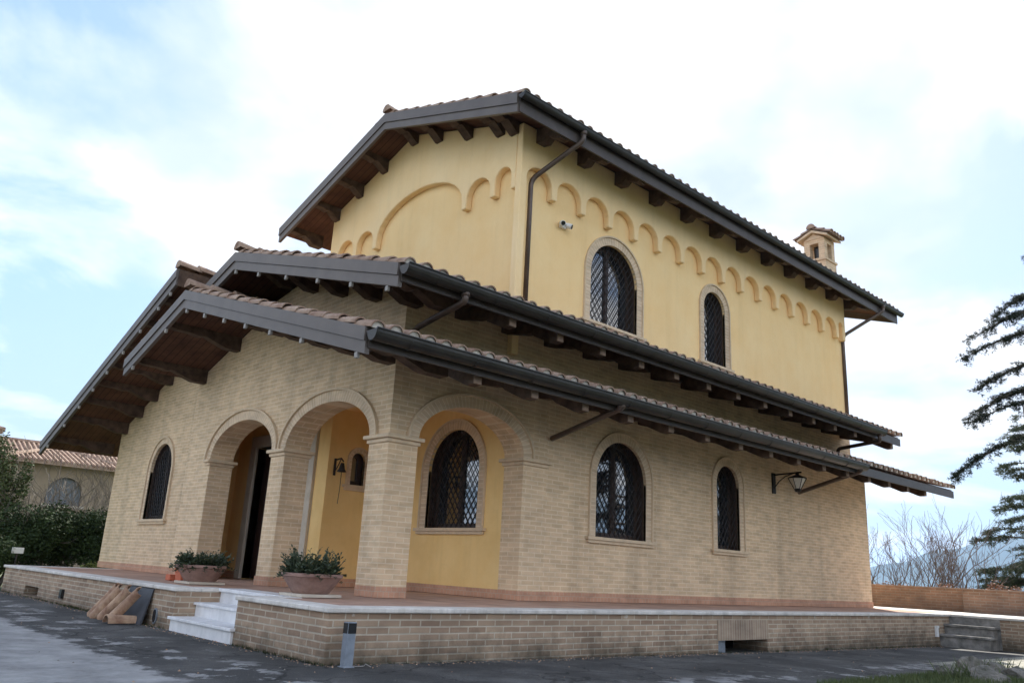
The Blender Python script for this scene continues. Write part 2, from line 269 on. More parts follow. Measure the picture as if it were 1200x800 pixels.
def worn_edge(m):
    # the drive in front of the terrace keeps a worn pale concrete coat with a ragged edge, and streaks of it farther in
    t = m.node_tree; nd = t.nodes; lk = t.links; b = nd['Principled BSDF']; g = nd.new('ShaderNodeNewGeometry')
    sp = nd.new('ShaderNodeSeparateXYZ'); lk.new(g.outputs['Position'], sp.inputs[0])
    def X(op, a, c, d=None):
        n = nd.new('ShaderNodeMath'); n.operation = op
        for i, v in enumerate((a, c, d)):
            if v is None: continue
            if isinstance(v, (int, float)): n.inputs[i].default_value = v
            else: lk.new(v, n.inputs[i])
        return n.outputs[0]
    def noise(sc, rot, scale, det=9, ro=.65):
        mp = nd.new('ShaderNodeMapping'); mp.inputs['Rotation'].default_value = (0, 0, rot); mp.inputs['Scale'].default_value = sc; lk.new(g.outputs['Position'], mp.inputs['Vector'])
        n = nd.new('ShaderNodeTexNoise'); n.inputs['Scale'].default_value = scale; n.inputs['Detail'].default_value = det; n.inputs['Roughness'].default_value = ro; lk.new(mp.outputs[0], n.inputs['Vector']); return n.outputs['Fac']
    def smooth(v, a, c):
        n = nd.new('ShaderNodeMapRange'); n.interpolation_type = 'SMOOTHSTEP'; lk.new(v, n.inputs['Value']); n.inputs['From Min'].default_value = a; n.inputs['From Max'].default_value = c; return n.outputs[0]
    edge = X('MULTIPLY_ADD', noise((1, 1, 1), 0, 2.6, 12, .72), -1.3, X('MULTIPLY', sp.outputs[0], -1.0))      # -x - 1.1 n
    south = X('MULTIPLY_ADD', noise((1, 1, 1), 0, 1.1), 1.6, sp.outputs[1])                          # y + 1.6 n
    big = X('MULTIPLY', smooth(edge, 2.66, 2.80), smooth(south, -2.0, -1.6))
    st = smooth(noise((1, 1, 1), 0, 2.1, 12, .7), .54, .575)
    near_ = X('MULTIPLY', smooth(X('MULTIPLY', sp.outputs[0], -1.0), 2.15, 2.7), 1.0)
    near2 = smooth(X('MULTIPLY', sp.outputs[1], -1.0), 3.5, 4.2)
    fac = X('MAXIMUM', big, X('MULTIPLY', st, X('MAXIMUM', near_, near2)))
    tone = nd.new('ShaderNodeValToRGB'); tone.color_ramp.elements[0].position = .32; tone.color_ramp.elements[1].position = .68
    tone.color_ramp.elements[0].color = (.15, .148, .142, 1); tone.color_ramp.elements[1].color = (.36, .355, .34, 1); lk.new(noise((1, 1, 1), 0, 2.4, 12, .74), tone.inputs[0])
    src = b.inputs['Base Color'].links[0].from_socket
    mx = nd.new('ShaderNodeMix'); mx.data_type = 'RGBA'; lk.new(fac, mx.inputs['Factor']); lk.new(src, mx.inputs['A']); lk.new(tone.outputs[0], mx.inputs['B']); lk.new(mx.outputs['Result'], b.inputs['Base Color'])
worn_edge(M['asphalt'])
M['patch'] = ground_mat('worn_concrete', (0.13, 0.132, 0.135), (0.25, 0.25, 0.245), 0.7, 0.38)
M['walk'] = ground_mat('walkway_stone', (0.22, 0.21, 0.17), (0.36, 0.34, 0.28), 0.9, 0.4)
M['soil'] = mat('lawn_ground', (0.045, 0.065, 0.02), 0.95, col2=(0.085, 0.105, 0.035), nscale=0.8, bump=0.6, bscale=30)

# ---------------------------------------------------------------- mesh helpers
class MB:
    def __init__(s): s.v = []; s.f = []; s.mi = []; s.uv = {}
    def add(s, verts, faces, mi=0):
        o = len(s.v); s.v += [tuple(p) for p in verts]
        for f in faces: s.f.append(tuple(i+o for i in f)); s.mi.append(mi)
    def box(s, a, b, mi=0):
        x0, y0, z0 = a; x1, y1, z1 = b
        s.add([(x0,y0,z0),(x1,y0,z0),(x1,y1,z0),(x0,y1,z0),(x0,y0,z1),(x1,y0,z1),(x1,y1,z1),(x0,y1,z1)],
              [(0,3,2,1),(4,5,6,7),(0,1,5,4),(1,2,6,5),(2,3,7,6),(3,0,4,7)], mi)
    def prism(s, loops, mp, d0, d1, mi=0, mi_side=None):
        """2-D outline with holes (loops[1:]) swept from depth d0 to d1; mp(u, v, w) -> xyz"""
        pts = []; edges = []
        for lp in loops:
            o = len(pts); n = len(lp); pts += [Vector(p) for p in lp]; edges += [(o+i, o+(i+1) % n) for i in range(n)]
        if len(loops) == 1 and len(loops[0]) == 4: v2, fs = pts, [(0, 1, 2, 3)]
        else:
            r = delaunay_2d_cdt(pts, edges, [], 1, 1e-6); v2 = r[0]
            def inside(q):
                c = False
                for lp in loops:
                    for i in range(len(lp)):
                        (xa, ya), (xb, yb) = lp[i-1], lp[i]
                        if (ya > q[1]) != (yb > q[1]) and q[0] < (xb-xa)*(q[1]-ya)/(yb-ya)+xa: c = not c
                return c
            fs = [f for f in r[2] if inside((sum(v2[i][0] for i in f)/len(f), sum(v2[i][1] for i in f)/len(f)))]
        s.add([mp(p[0], p[1], d0) for p in v2], [tuple(f) for f in fs], mi)
        s.add([mp(p[0], p[1], d1) for p in v2], [tuple(reversed(f)) for f in fs], mi)
        for lp in loops:
            n = len(lp)
            vs = [mp(p[0], p[1], d0) for p in lp] + [mp(p[0], p[1], d1) for p in lp]
            s.add(vs, [(i, (i+1) % n, n+(i+1) % n, n+i) for i in range(n)], mi if mi_side is None else mi_side)
    def tube(s, path, r, n=8, mi=0, r1=None, caps=True):
        path = [Vector(p) for p in path]; m = len(path); rings = []
        up_ = None
        for i, p in enumerate(path):
            d = (path[min(i+1, m-1)] - path[max(i-1, 0)]).normalized()
            if up_ is None:
                up_ = Vector((0, 0, 1)) if abs(d.z) < 0.9 else Vector((1, 0, 0))
            a = d.cross(up_).normalized(); b = a.cross(d).normalized(); up_ = b
            rr = r if r1 is None else r + (r1-r)*i/(m-1)
            rings.append([p + rr*(math.cos(2*math.pi*k/n)*a + math.sin(2*math.pi*k/n)*b) for k in range(n)])
        vs = [q for rg in rings for q in rg]
        fs = [(i*n+k, i*n+(k+1) % n, (i+1)*n+(k+1) % n, (i+1)*n+k) for i in range(m-1) for k in range(n)]
        if caps: fs += [tuple(range(n-1, -1, -1)), tuple((m-1)*n+k for k in range(n))]
        s.add(vs, fs, mi)
    def lathe(s, prof, c, n=24, mi=0):
        cx, cy, cz = c; vs = []; fs = []
        for r, z in prof: vs += [(cx+r*math.cos(2*math.pi*k/n), cy+r*math.sin(2*math.pi*k/n), cz+z) for k in range(n)]
        for i in range(len(prof)-1): fs += [(i*n+k, i*n+(k+1) % n, (i+1)*n+(k+1) % n, (i+1)*n+k) for k in range(n)]
        s.add(vs, fs, mi)
    def build(s, name, mats, parent=None, smooth=False, uvs=None, recalc=True, bevel=0, weld=False):
        me = bpy.data.meshes.new(name); me.from_pydata(s.v, [], s.f)
        mats = mats if isinstance(mats, (list, tuple)) else [mats]
        for m in mats: me.materials.append(M[m])
        for p, k in zip(me.polygons, s.mi): p.material_index = k; p.use_smooth = smooth
        if uvs:
            u = me.uv_layers.new(name='UVMap')
            for l in me.loops: u.data[l.index].uv = uvs[l.vertex_index]
        if recalc:
            bm = bmesh.new(); bm.from_mesh(me)
            if weld: bmesh.ops.remove_doubles(bm, verts=bm.verts, dist=1e-5)
            bmesh.ops.recalc_face_normals(bm, faces=bm.faces); bm.to_mesh(me); bm.free()
        me.update()
        o = bpy.data.objects.new(name, me); COL.objects.link(o)
        if parent is not None: o.parent = parent
        if bevel:
            b = o.modifiers.new('bevel', 'BEVEL'); b.width = bevel; b.segments = 2; b.limit_method = 'ANGLE'
        return o
def tag(o, label=None, cat=None, group=None, kind=None):
    if label: o['label'] = label
    if cat: o['category'] = cat
    if group: o['group'] = group
    if kind: o['kind'] = kind
    return o
def thing(name, label, cat, loc=(0, 0, 0), group=None):
    o = bpy.data.objects.new(name, None); COL.objects.link(o); o.location = loc; o.empty_display_size = 0.2
    return tag(o, label, cat, group)
def local(o, parent):          # mesh was written in world coordinates, parent empty stands elsewhere
    o.parent = parent; o.matrix_parent_inverse = Matrix.Translation(-parent.location); return o

# mapping of a wall outline: 'x' walls lie in a plane x=const (u = y), 'y' walls in y=const (u = x)
def mapx(x): return lambda u, v, w: (x+w, u, v)
def mapy(y): return lambda u, v, w: (u, y+w, v)

def arch(u0, u1, v0, vs, rise, n=20, grow=0.0):
    """closed loop of an arched opening"""
    c = (u0+u1)/2; a = (u1-u0)/2
    return [(u0, v0), (u1, v0)] + [(c + a*math.cos(t), vs + rise*math.sin(t)) for t in [math.pi*k/n for k in range(n+1)]]
def archpath(u0, u1, v0, vs, rise, n=24, legs=True):
    c = (u0+u1)/2; a = (u1-u0)/2
    p = [(c - a*math.cos(math.pi*k/n), vs + rise*math.sin(math.pi*k/n)) for k in range(n+1)]
    if legs:
        m = max(2, int((vs-v0)/0.12)); p = [(u0, v0+(vs-v0)*k/m) for k in range(m)] + p + [(u1, vs+(v0-vs)*k/m) for k in range(1, m+1)]
    return p
def ring(inner, outer, mp, d0, d1, name, m, parent):
    """band between two matching open paths, UV running along the band"""
    b = MB(); n = len(inner); acc = 0; uv = []
    vs = []
    for i in range(n):
        if i: acc += ((outer[i][0]-outer[i-1][0])**2 + (outer[i][1]-outer[i-1][1])**2)**.5*.5 + ((inner[i][0]-inner[i-1][0])**2 + (inner[i][1]-inner[i-1][1])**2)**.5*.5
        for (p, v) in ((inner[i], .05), (outer[i], .5)):
            for d in (d0, d1): vs.append(mp(p[0], p[1], d)); uv.append((acc, v))
    fs = []
    for i in range(n-1):
        a = 4*i; c = a+4
        fs += [(a, a+2, c+2, c), (a+1, c+1, c+3, a+3), (a+2, a+3, c+3, c+2), (a, c, c+1, a+1)]
    e = 4*(n-1); fs += [(0, 1, 3, 2), (e, e+2, e+3, e+1)]
    b.add(vs, fs); return b.build(name, m, parent, uvs=uv)

# ================================================================ GROUND
def gz(x): return -0.009*(min(max(x, -1.9), 14)+1.9)
def sheet(name, pts, dz, m, kind='structure', cuts=0):
    b = MB()
    r = delaunay_2d_cdt([Vector(p) for p in pts] + [], [(i, (i+1) % len(pts)) for i in range(len(pts))], [], 2, 1e-6)
    b.add([(p[0], p[1], gz(p[0])+dz) for p in r[0]], [tuple(f) for f in r[2]])
    o = b.build(name, m, recalc=False)
    for p in o.data.polygons:
        if p.normal.z < 0: p.flip()
    return tag(o, kind=kind) if kind else o
b = MB(); n = 48
rings = [0.01, 60, 200, 900, 3000, 12000]
vs = [(rr*math.cos(2*math.pi*k/n), rr*math.sin(2*math.pi*k/n), -0.19 - (0 if rr < 100 else min(60, (rr-100)*0.02))) for rr in rings for k in range(n)]
b.add(vs, [(i*n+k, i*n+(k+1) % n, (i+1)*n+(k+1) % n, (i+1)*n+k) for i in range(len(rings)-1) for k in range(n)])
o = b.build('ground', 'soil'); tag(o, kind='structure')
def wavy(p0, p1, n, amp, seed):
    rnd = random.Random(seed); p0 = Vector(p0); p1 = Vector(p1); d = (p1-p0); nn = Vector((-d.y, d.x)).normalized()
    return [tuple(p0 + d*(k/n) + nn*rnd.uniform(-amp, amp)*(0 if k in (0, n) else 1)) for k in range(n+1)]
# strips so the slope in x is followed
drive = [(-16, -16), (-1.9, -16), (14, -16), (14, -1.9), (14, 1), (-1.9, 1), (-1.9, 10.9), (-16, 10.9)]
sheet('driveway', drive, 0.0, 'asphalt')
sheet('walkway', [(7.2, -5.0), (13.1, -5.0), (13.1, -3.92), (7.2, -3.92)], 0.008, 'walk')
lawn = wavy((2.3, -4.95), (7.0, -4.72), 22, 0.07, 8) + [(7.0, -5.05), (14.0, -5.05), (14.0, -9.5), (2.3, -9.5)]
sheet('lawn', lawn, 0.012, 'soil')
# grass blades on that lawn, one object
b = MB(); rnd = random.Random(11)
for k in range(26000):
    x = rnd.uniform(2.2, 13.5); y = -4.8 - (rnd.random()**1.7)*2.6
    if x > 7 and y > -5.05: continue
    h = rnd.uniform(0.03, 0.085); a = rnd.uniform(0, 6.28); w_ = rnd.uniform(0.004, 0.008); l = rnd.uniform(-.03, .03); l2 = rnd.uniform(-.03, .03)
    z = gz(x)+0.01; dx, dy = math.cos(a)*w_, math.sin(a)*w_
    b.add([(x-dx, y-dy, z), (x+dx, y+dy, z), (x+l, y+l2, z+h)], [(0, 1, 2)])
tag(b.build('grass', 'grass', recalc=False), kind='stuff')

# grit and dead leaves gathered along the foot of the terrace wall
b = MB(); rnd = random.Random(19)
for k in range(2600):
    if rnd.random() < .55: x, y = rnd.uniform(-1.9, 13), -2.06-abs(rnd.gauss(0, .09))
    elif rnd.random() < .6: x, y = -1.9-abs(rnd.gauss(0, .09)), rnd.uniform(-2.1, 10.5)
    else: x, y = rnd.uniform(-4, 8), rnd.uniform(-5.5, 6)
    if x > -1.86 and y > -2.04: continue
    s_ = rnd.uniform(.004, .014); h = s_*rnd.uniform(.5, 1); a = rnd.uniform(0, 6.28); z = gz(x)
    c, d = math.cos(a)*s_, math.sin(a)*s_
    b.add([(x+c, y+d, z), (x-d, y+c, z), (x-c, y-d, z), (x+d, y-c, z), (x, y, z+h)], [(0, 1, 4), (1, 2, 4), (2, 3, 4), (3, 0, 4)], 0 if rnd.random() < .6 else 1)
tag(b.build('grit', ['rock', 'oldtile'], recalc=False), kind='stuff')
b = MB()
for k in range(900):      # weeds and moss tufts in the joint between wall and drive
    if rnd.random() < .6: x, y = rnd.uniform(-1.9, 13), -2.065-abs(rnd.gauss(0, .03))
    else: x, y = -1.9-abs(rnd.gauss(0, .03)), rnd.choice([rnd.uniform(-2.1, -.2), rnd.uniform(1.8, 10.5), rnd.gauss(5.5, .6)])
    for j in range(4):
        a = rnd.uniform(0, 6.28); h = rnd.uniform(.01, .05); l = rnd.uniform(.0, .03); w_ = .004; z = gz(x)
        b.add([(x-w_, y-w_, z), (x+w_, y+w_, z), (x+l*math.cos(a), y+l*math.sin(a), z+h)], [(0, 1, 2)])
tag(b.build('weeds', 'grass', recalc=False), kind='stuff')

# hills far off, seen through the air
b = MB(); rnd = random.Random(21)
ph = [rnd.uniform(0, 6.28) for _ in range(8)]
nr, na = 9, 140; vs = []
for j in range(nr):
    rr = 5600 + j*500
    for k in range(na):
        az = R(-20) + R(100)*k/(na-1)
        crest = 215 + 40*math.sin(az*5.2+ph[0]) + 28*math.sin(az*13+ph[1]) + 22*math.sin(az*31+ph[2]) + 12*math.sin(az*67+ph[3])
        crest += 190*math.exp(-((math.degrees(az)-14.5)/5.0)**2)
        t = math.sin(math.pi*min(1, j/(nr-1)*1.0))
        z = -70 + (crest+70)*t**1.3 + 14*math.sin(az*140+j*2.1)*t
        vs.append((-6+rr*math.cos(az), -9+rr*math.sin(az), z))
b.add(vs, [(j*na+k, j*na+k+1, (j+1)*na+k+1, (j+1)*na+k) for j in range(nr-1) for k in range(na-1)])
tag(b.build('hills', 'hill', smooth=True, recalc=False), kind='structure')

# haze: the air between here and the hills
HX = 13500
b = MB(); b.box((-HX, -HX, -62.0), (HX, HX, 620.0))
hz = bpy.data.materials.new('air'); hz.use_nodes = True; t = hz.node_tree
for n_ in list(t.nodes):
    if n_.type != 'OUTPUT_MATERIAL': t.nodes.remove(n_)
vol = t.nodes.new('ShaderNodeVolumePrincipled'); vol.inputs['Color'].default_value = (0.46, 0.68, 1.0, 1); vol.inputs['Density'].default_value = 0.000085; vol.inputs['Anisotropy'].default_value = 0.2
t.links.new(vol.outputs[0], [n_ for n_ in t.nodes if n_.type == 'OUTPUT_MATERIAL'][0].inputs['Volume'])
M['air'] = hz
tag(b.build('haze', 'air'), kind='stuff')

# ================================================================ TERRACE
ZT = 0.52
ter = thing('terrace', 'raised brick terrace with pale stone edge running round the villa', 'terrace', (-1.88, -2.05, -0.2))
def tp(name, mb, m, **k): return local(mb.build(name, m, **k), ter)
fx, ry, rx2, ly = -1.88, -2.05, 13.7, 10.8          # front plane, right plane, where the wing turns, left end
s0, s1 = -0.10, 1.66                                  # front steps
# vent holes are real openings in the wall skin
b = MB()
VX0, VX1, VZ = 4.68, 6.05, 0.115
b.prism([[(fx, -.3), (VX0, -.3), (VX0, VZ), (VX1, VZ), (VX1, -.3), (rx2, -.3), (rx2, ZT-.05), (fx, ZT-.05)]], mapy(ry), 0, 0.3)
b.prism([[(ry+.3, -.3), (s0, -.3), (s0, ZT-.05), (ry+.3, ZT-.05)]], mapx(fx), 0, 0.3)
b.prism([[(s1, -.3), (ly, -.3), (ly, ZT-.05), (s1, ZT-.05)], [(8.05, 0.03), (9.0, 0.03), (9.0, 0.2), (8.05, 0.2)]], mapx(fx), 0, 0.3)
b.box((fx+.3, s0-.3, -.3), (fx+.9, s0, ZT-.05)); b.box((fx+.3, s1, -.3), (fx+.9, s1+.3, ZT-.05))
b.box((fx+.3, ly-.3, -.3), (4, ly, ZT-.05))
b.prism([[(-9, -.3), (-3.05, -.3), (-3.05, ZT-.05), (-9, ZT-.05)]], mapx(rx2), 0, 0.3)
b.box((VX0-.2, ry+.3, -.3), (VX0, ry+.8, ZT-.06)); b.box((VX1, ry+.3, -.3), (VX1+.2, ry+.8, ZT-.06))
tp('brick_wall', b, 'brick_terrace')
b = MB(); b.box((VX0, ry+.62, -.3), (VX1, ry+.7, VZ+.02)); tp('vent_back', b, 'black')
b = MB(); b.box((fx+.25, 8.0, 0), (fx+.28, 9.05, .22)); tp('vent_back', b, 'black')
b = MB(); b.box((VX0-.02, ry-.012, VZ), (VX1+.02, ry+.2, VZ+.285)); tp('vent_lintel', b, 'vent_brick')
b = MB(); b.box((VX0+.01, ry+.06, -.08), (VX0+.27, ry+.09, VZ-.01)); tp('vent_flap', b, 'steel')
b = MB(); b.prism([[(6.42, .1), (6.55, .1), (6.55, .25), (6.42, .25)]], mapx(fx), -.05, .02); tp('drain_outlet', b, 'black', bevel=.02)
# floor and coping
b = MB()
b.box((fx+.3, ry+.3, ZT-.05), (rx2+.4, s0-.02, ZT-.006)); b.box((fx+.62, s0-.02, ZT-.05), (rx2+.4, s1+.02, ZT-.006)); b.box((fx+.3, s1+.02, ZT-.05), (14.5, ly-.3, ZT-.006))
b.box((rx2+.4, -9, ZT-.05), (17.2, 12, ZT-.006))
tp('floor', b, 'cotto')
b = MB(); b.box((14.75, -9, ZT-.006), (17.15, 12, ZT-.002)); tp('pale_paving', b, 'coping')
e = 0.04
b = MB()
def cop(a, c): b.box((a[0], a[1], ZT-.05), (c[0], c[1], ZT))
cop((fx-e, ry-e), (rx2-e, ry+.32)); cop((fx-e, ry+.32), (fx+.32, s0+.0)); cop((fx-e, s1), (fx+.32, ly-.32)); cop((fx-e, ly-.32), (4, ly+e))
cop((fx+.32, s0-.3), (fx+.64, s0)); cop((fx+.32, s1), (fx+.64, s1+.3)); cop((rx2-e, -9), (rx2+.32, ry+.32))
tp('coping', b, 'coping', bevel=.012)
# front steps: riser + tread slabs of white marble
st = MB()
for k, x in enumerate((fx-.03, fx+.27)):
    z = ZT-.175*(2-k)
    st.box((x, s0+.004, -.2), (x+.33, s1-.004, z-.035)); st.box((x-.035, s0+.004 if k else s0-.03, z-.035), (x+.34, s1-.004 if k else s1+.02, z))
st.box((fx+.58, s0+.004, -.2), (fx+.66, s1-.004, ZT-.04)); st.box((fx+.545, s0+.002, ZT-.04), (fx+.9, s1-.002, ZT+.002))
o = tp('front_steps', st, 'marble', bevel=.006); o['label'] = 'three white marble steps cut into the front of the terrace'
st = MB()
for k, x in enumerate((rx2-.62, rx2-.32)):
    z = ZT-.2*(2-k); a, c = (-1.72-.06*k, -3.0)
    st.box((x, c, -.25), (x+.34, a, z-.05)); st.box((x-.04, c-.04, z-.05), (x+.34, a+.04, z))
st.box((rx2-.02, -3.05, -.25), (rx2+.25, ry+.001, ZT-.052))
o = tp('side_steps', st, 'concrete', bevel=.008); o['label'] = 'stained grey concrete steps at the far end of the terrace'

# ================================================================ VILLA
vil = thing('villa', 'yellow and tan brick villa with arched porch and stepped tiled roofs', 'house', (0, 0, ZT))
def vp(name, mb, m, **k): return local(mb.build(name, m, **k), vil)
def sub(o, parent): o.parent = parent; return o        # parent part stands at the villa's frame, so only carry the inverse
def under(part, ob):
    ob.parent = part; ob.matrix_parent_inverse = Matrix.Identity(4); return ob

SP = 2.64            # springing of the porch arches (capital top)
AR = 0.62
# lower roof lines
def zlow(y):   # fascia-top line of porch gable
    return 3.49 + 0.2965*(y+1.47) if y < 4.4 else 5.23 - 0.32*(y-4.4)
def zmid(y): return 4.558 + 0.287*(y+1.075) if y < 4.06 else 6.032 - 0.30*(y-4.06)
def ztow(y): return 8.40 + 0.312*(y+.47) if y < 3.5 else 9.639 - 0.325*(y-3.5)
def zleft(y): return 6.10 - 0.362*(y-5.93)

b = MB()
soff = 0.12
top = [(6.9, zlow(6.9)-soff), (4.4, zlow(4.4)-soff), (0.0, zlow(0)-soff)]
b.prism([[(0.0, ZT), (0.47, ZT), (0.47, SP)] + [(1.685 - 1.215*math.cos(t), SP+AR*math.sin(t)) for t in [math.pi*k/20 for k in range(1, 20)]] +
         [(2.90, SP), (2.90, ZT), (3.36, ZT), (3.36, SP)] + [(4.57 - 1.21*math.cos(t), SP+AR*math.sin(t)) for t in [math.pi*k/20 for k in range(1, 20)]] +
         [(5.78, SP), (5.78, ZT), (6.9, ZT)] + top], mapx(0.0), 0, 0.44)
b.prism([[(0.44, SP), (0.49, SP)] + [(1.51 - 1.02*math.cos(t), SP+.59*math.sin(t)) for t in [math.pi*k/20 for k in range(1, 20)]] +
         [(2.53, SP), (2.53, ZT), (3.04, ZT), (3.04, zlow(0)-soff), (0.44, zlow(0)-soff)]], mapy(0.0), 0, 0.44)
b.box((0.44, 0.0, ZT), (0.49, 0.44, SP))
vp('porch_wall', b, 'brick')
# right wall with two window holes
GW = [(4.295, 5.655), (7.915, 8.73)]
WZ0, WTOP = 1.555, 3.22
b = MB()
b.prism([[(3.04, ZT), (14.68, ZT), (14.68, 3.86), (3.04, 3.86)]] + [arch(a, c, WZ0, WTOP-(c-a)/2, (c-a)/2) for a, c in GW], mapy(0.05), 0, 0.34)
b.box((14.34, .39, ZT), (14.68, 9, 3.86)); 
vp('side_wall', b, 'brick')
# left wing
b = MB()
b.prism([[(6.3, 3.9), (6.9, 3.9), (6.9, ZT), (12.1, ZT), (12.1, zleft(12.1)-soff), (6.3, zleft(6.3)-soff)]] + [arch(8.47, 9.66, 1.60, 3.22-.595, .595)], mapx(0.3), 0, 0.34)
b.box((.64, 11.8, ZT), (12, 12.1, zleft(12.1)-.2)); b.box((.64, 6.75, 3.3), (.66, 6.9, 3.9))
b.box((.64, 6.05, 4.3), (12, 6.28, zleft(6.05)-.14))
vp('wing_wall', b, 'brick')
# upper brick storey band
b = MB()
b.prism([[(0.27, 3.5), (6.3, 3.5), (6.3, zmid(6.3)-soff), (3.45, zmid(3.45)-soff), (0.27, zmid(.27)-soff)]], mapx(0.28), 0, 0.3)
b.prism([[(0.58, 3.5), (14.46, 3.5), (14.46, 4.86), (0.58, 4.86)]], mapy(0.27), 0, 0.3)
b.box((14.16, .57, 3.5), (14.46, 6.6, 4.86))
vp('upper_brick_wall', b, 'brick')
# tower
TX0, TX1, TY0, TY1 = 2.44, 14.46, 0.30, 6.62
TW = [(4.29, 5.65), (7.93, 8.735)]
TZ0, TTOP = 5.38, 7.02
b = MB()
b.prism([[(TY0, 4.3), (TY1, 4.3), (TY1, ztow(TY1)-soff), (3.5, ztow(3.5)-soff), (TY0, ztow(TY0)-soff)]], mapx(TX0), 0, .3)
b.prism([[(TX0+.3, 4.3), (TX1, 4.3), (TX1, ztow(TY0)-soff), (TX0+.3, ztow(TY0)-soff)]] + [arch(a, c, TZ0, TTOP-(c-a)/2, (c-a)/2) for a, c in TW], mapy(TY0), 0, .3)
b.prism([[(TY0+.3, 4.3), (TY1, 4.3), (TY1, ztow(TY1)-soff), (3.5, ztow(3.5)-soff), (TY0+.3, ztow(TY0)-soff)]], mapx(TX1-.3), 0, .3)
b.box((TX0+.3, TY1-.3, 4.3), (TX1-.3, TY1, ztow(TY1)-soff))
vp('tower_wall', b, 'plaster')
# blind arcade: plaster layer 7 cm proud with a scalloped lower edge
def scallop(cs, zb, za, cw=0.07):
    """lower edge from corbel to corbel: cs = corbel centres, apex heights za per bay"""
    pts = []
    for i in range(len(cs)-1):
        u0, u1 = cs[i]+cw, cs[i+1]-cw; rad = (u1-u0)/2; apex = za[i]
        zs = apex-min(rad, .62*(apex-zb)) if rad < .5 else zb+.18
        pts += [(cs[i]+cw-.002, zb)] + [((u0+u1)/2 - rad*math.cos(t), zs+(apex-zs)*math.sin(t)) for t in [math.pi*k/16 for k in range(17)]] + [(cs[i+1]-cw+.002, zb)]
    return pts
b = MB()
AX, AY, AZB = 2.30, 0.16, 7.28            # front planes of the layer and the foot of its corbels
cs = [AX+.07+.7708*i for i in range(16)] + [14.30]
cs[0] = AX+.07
low = [(AX, AZB)] + scallop(cs, AZB, [7.75]*16) + [(14.37, AZB)]
b.prism([low + [(14.37, ztow(AY)-soff), (AX, ztow(AY)-soff)]], mapy(AY), 0, TY0-AY)
cf = [AY+.07, .904, 1.69, 4.636, 5.41, 6.18]
low = [(TY0+.002, AZB)] + scallop([TY0+.05]+cf[1:], AZB, [7.76, 7.77, 8.18, 7.77, 7.77]) + [(6.45, AZB)]
b.prism([low + [(6.45, ztow(6.45)-soff), (3.5, ztow(3.5)-soff), (TY0+.002, ztow(TY0)-soff)]], mapx(AX), 0, TX0-AX)
vp('blind_arcade', b, 'frieze', weld=True, bevel=.022)
b = MB(); b.box((AX+.003, AY+.003, 4.3), (AX+.15, AY+.15, AZB+.2)); vp('corner_strip', b, 'frieze', bevel=.015)
# porch inside
b = MB()
NW = (1.70, 1.98)
DX, NY, WX = 1.22, 3.63, 2.53          # door wall, niche wall, wall with the wide window
b.prism([[(NY, ZT), (4.25, ZT), (4.25, 3.06), (6.42, 3.06), (6.42, ZT), (7.5, ZT), (7.5, 3.9), (NY, 3.9)]], mapx(DX), 0, .25)
b.prism([[(DX+.25, ZT), (WX+.3, ZT), (WX+.3, 3.9), (DX+.25, 3.9)], arch(NW[0], NW[1], 2.27, 2.72, .14)], mapy(NY), 0, .25)
b.prism([[(.44, ZT), (NY, ZT), (NY, 3.9), (.44, 3.9)], arch(1.035, 2.40, 1.57, 3.23-.6825, .6825)], mapx(WX), 0, .3)
b.box((.64, 7.3, ZT), (DX, 7.5, 3.9))
vp('porch_inner_wall', b, 'plaster_deep')
b = MB(); b.box((.44, .44, 3.60), (2.8, 7.3, 3.66)); vp('porch_ceiling', b, 'plaster_deep')
# terracotta skirting
h = .135
for a_, c_ in (
    ((-.015, -.015, ZT), (.485, .455, ZT+h)),
    ((-.015, 2.885, ZT), (.455, 3.375, ZT+h)),
    ((-.015, 5.765, ZT), (.455, 6.9, ZT+h)),
    ((2.515, -.016, ZT), (3.055, .455, ZT+h)),
    ((3.055, .036, ZT), (14.695, .06, ZT+h)),
    ((.286, 6.9, ZT), (.31, 12.11, ZT+h)),
    ((DX-.014, NY-.014, ZT), (DX+.01, 4.03, ZT+h)),
    ((DX-.014, 6.65, ZT), (DX+.01, 7.3, ZT+h)),
    ((DX+.01, NY-.014, ZT), (WX-.014, NY+.01, ZT+h)),
    ((WX-.014, .45, ZT), (WX+.01, NY-.014, ZT+h)),
):
    b = MB(); b.box(a_, c_); vp('skirting', b, 'skirt')
# capitals
def capital(y0, y1, x0, x1):
    b = MB()
    for (z0, z1, g) in ((SP-.11, SP-.055, .03), (SP-.055, SP, .07)):
        b.box((x0-g, y0-g, z0), (x1+g, y1+g, z1))
    return vp('capital', b, 'moulding', bevel=.012)
capital(0, .47, 0, .49); capital(2.9, 3.36, 0, .44); capital(0, .44, 2.53, 3.04)
b = MB()
for (z0, z1, g) in ((SP-.11, SP-.055, .03), (SP-.055, SP, .07)): b.box((-g, 5.78-g, z0), (.44+g, 5.96, z1))
vp('capital', b, 'moulding', bevel=.012)
# archivolts round the three porch arches: brick band and outer moulding
def archivolt(u0, u1, rise, mp, w=.17):
    i1 = archpath(u0, u1, 0, SP, rise, legs=False); o1 = archpath(u0-w, u1+w, 0, SP, rise+w, legs=False); o2 = archpath(u0-w-.035, u1+w+.035, 0, SP, rise+w+.035, legs=False)
    a = local(ring(i1, o1, mp, -.012, .05, 'archivolt', 'voussoir', None), vil)
    m_ = ring(o1, o2, mp, -.05, .03, 'moulding', 'moulding', None); under(a, m_)
archivolt(.47, 2.90, AR, mapx(0.0)); archivolt(3.36, 5.78, AR, mapx(0.0)); archivolt(.49, 2.53, .59, mapy(0.0))

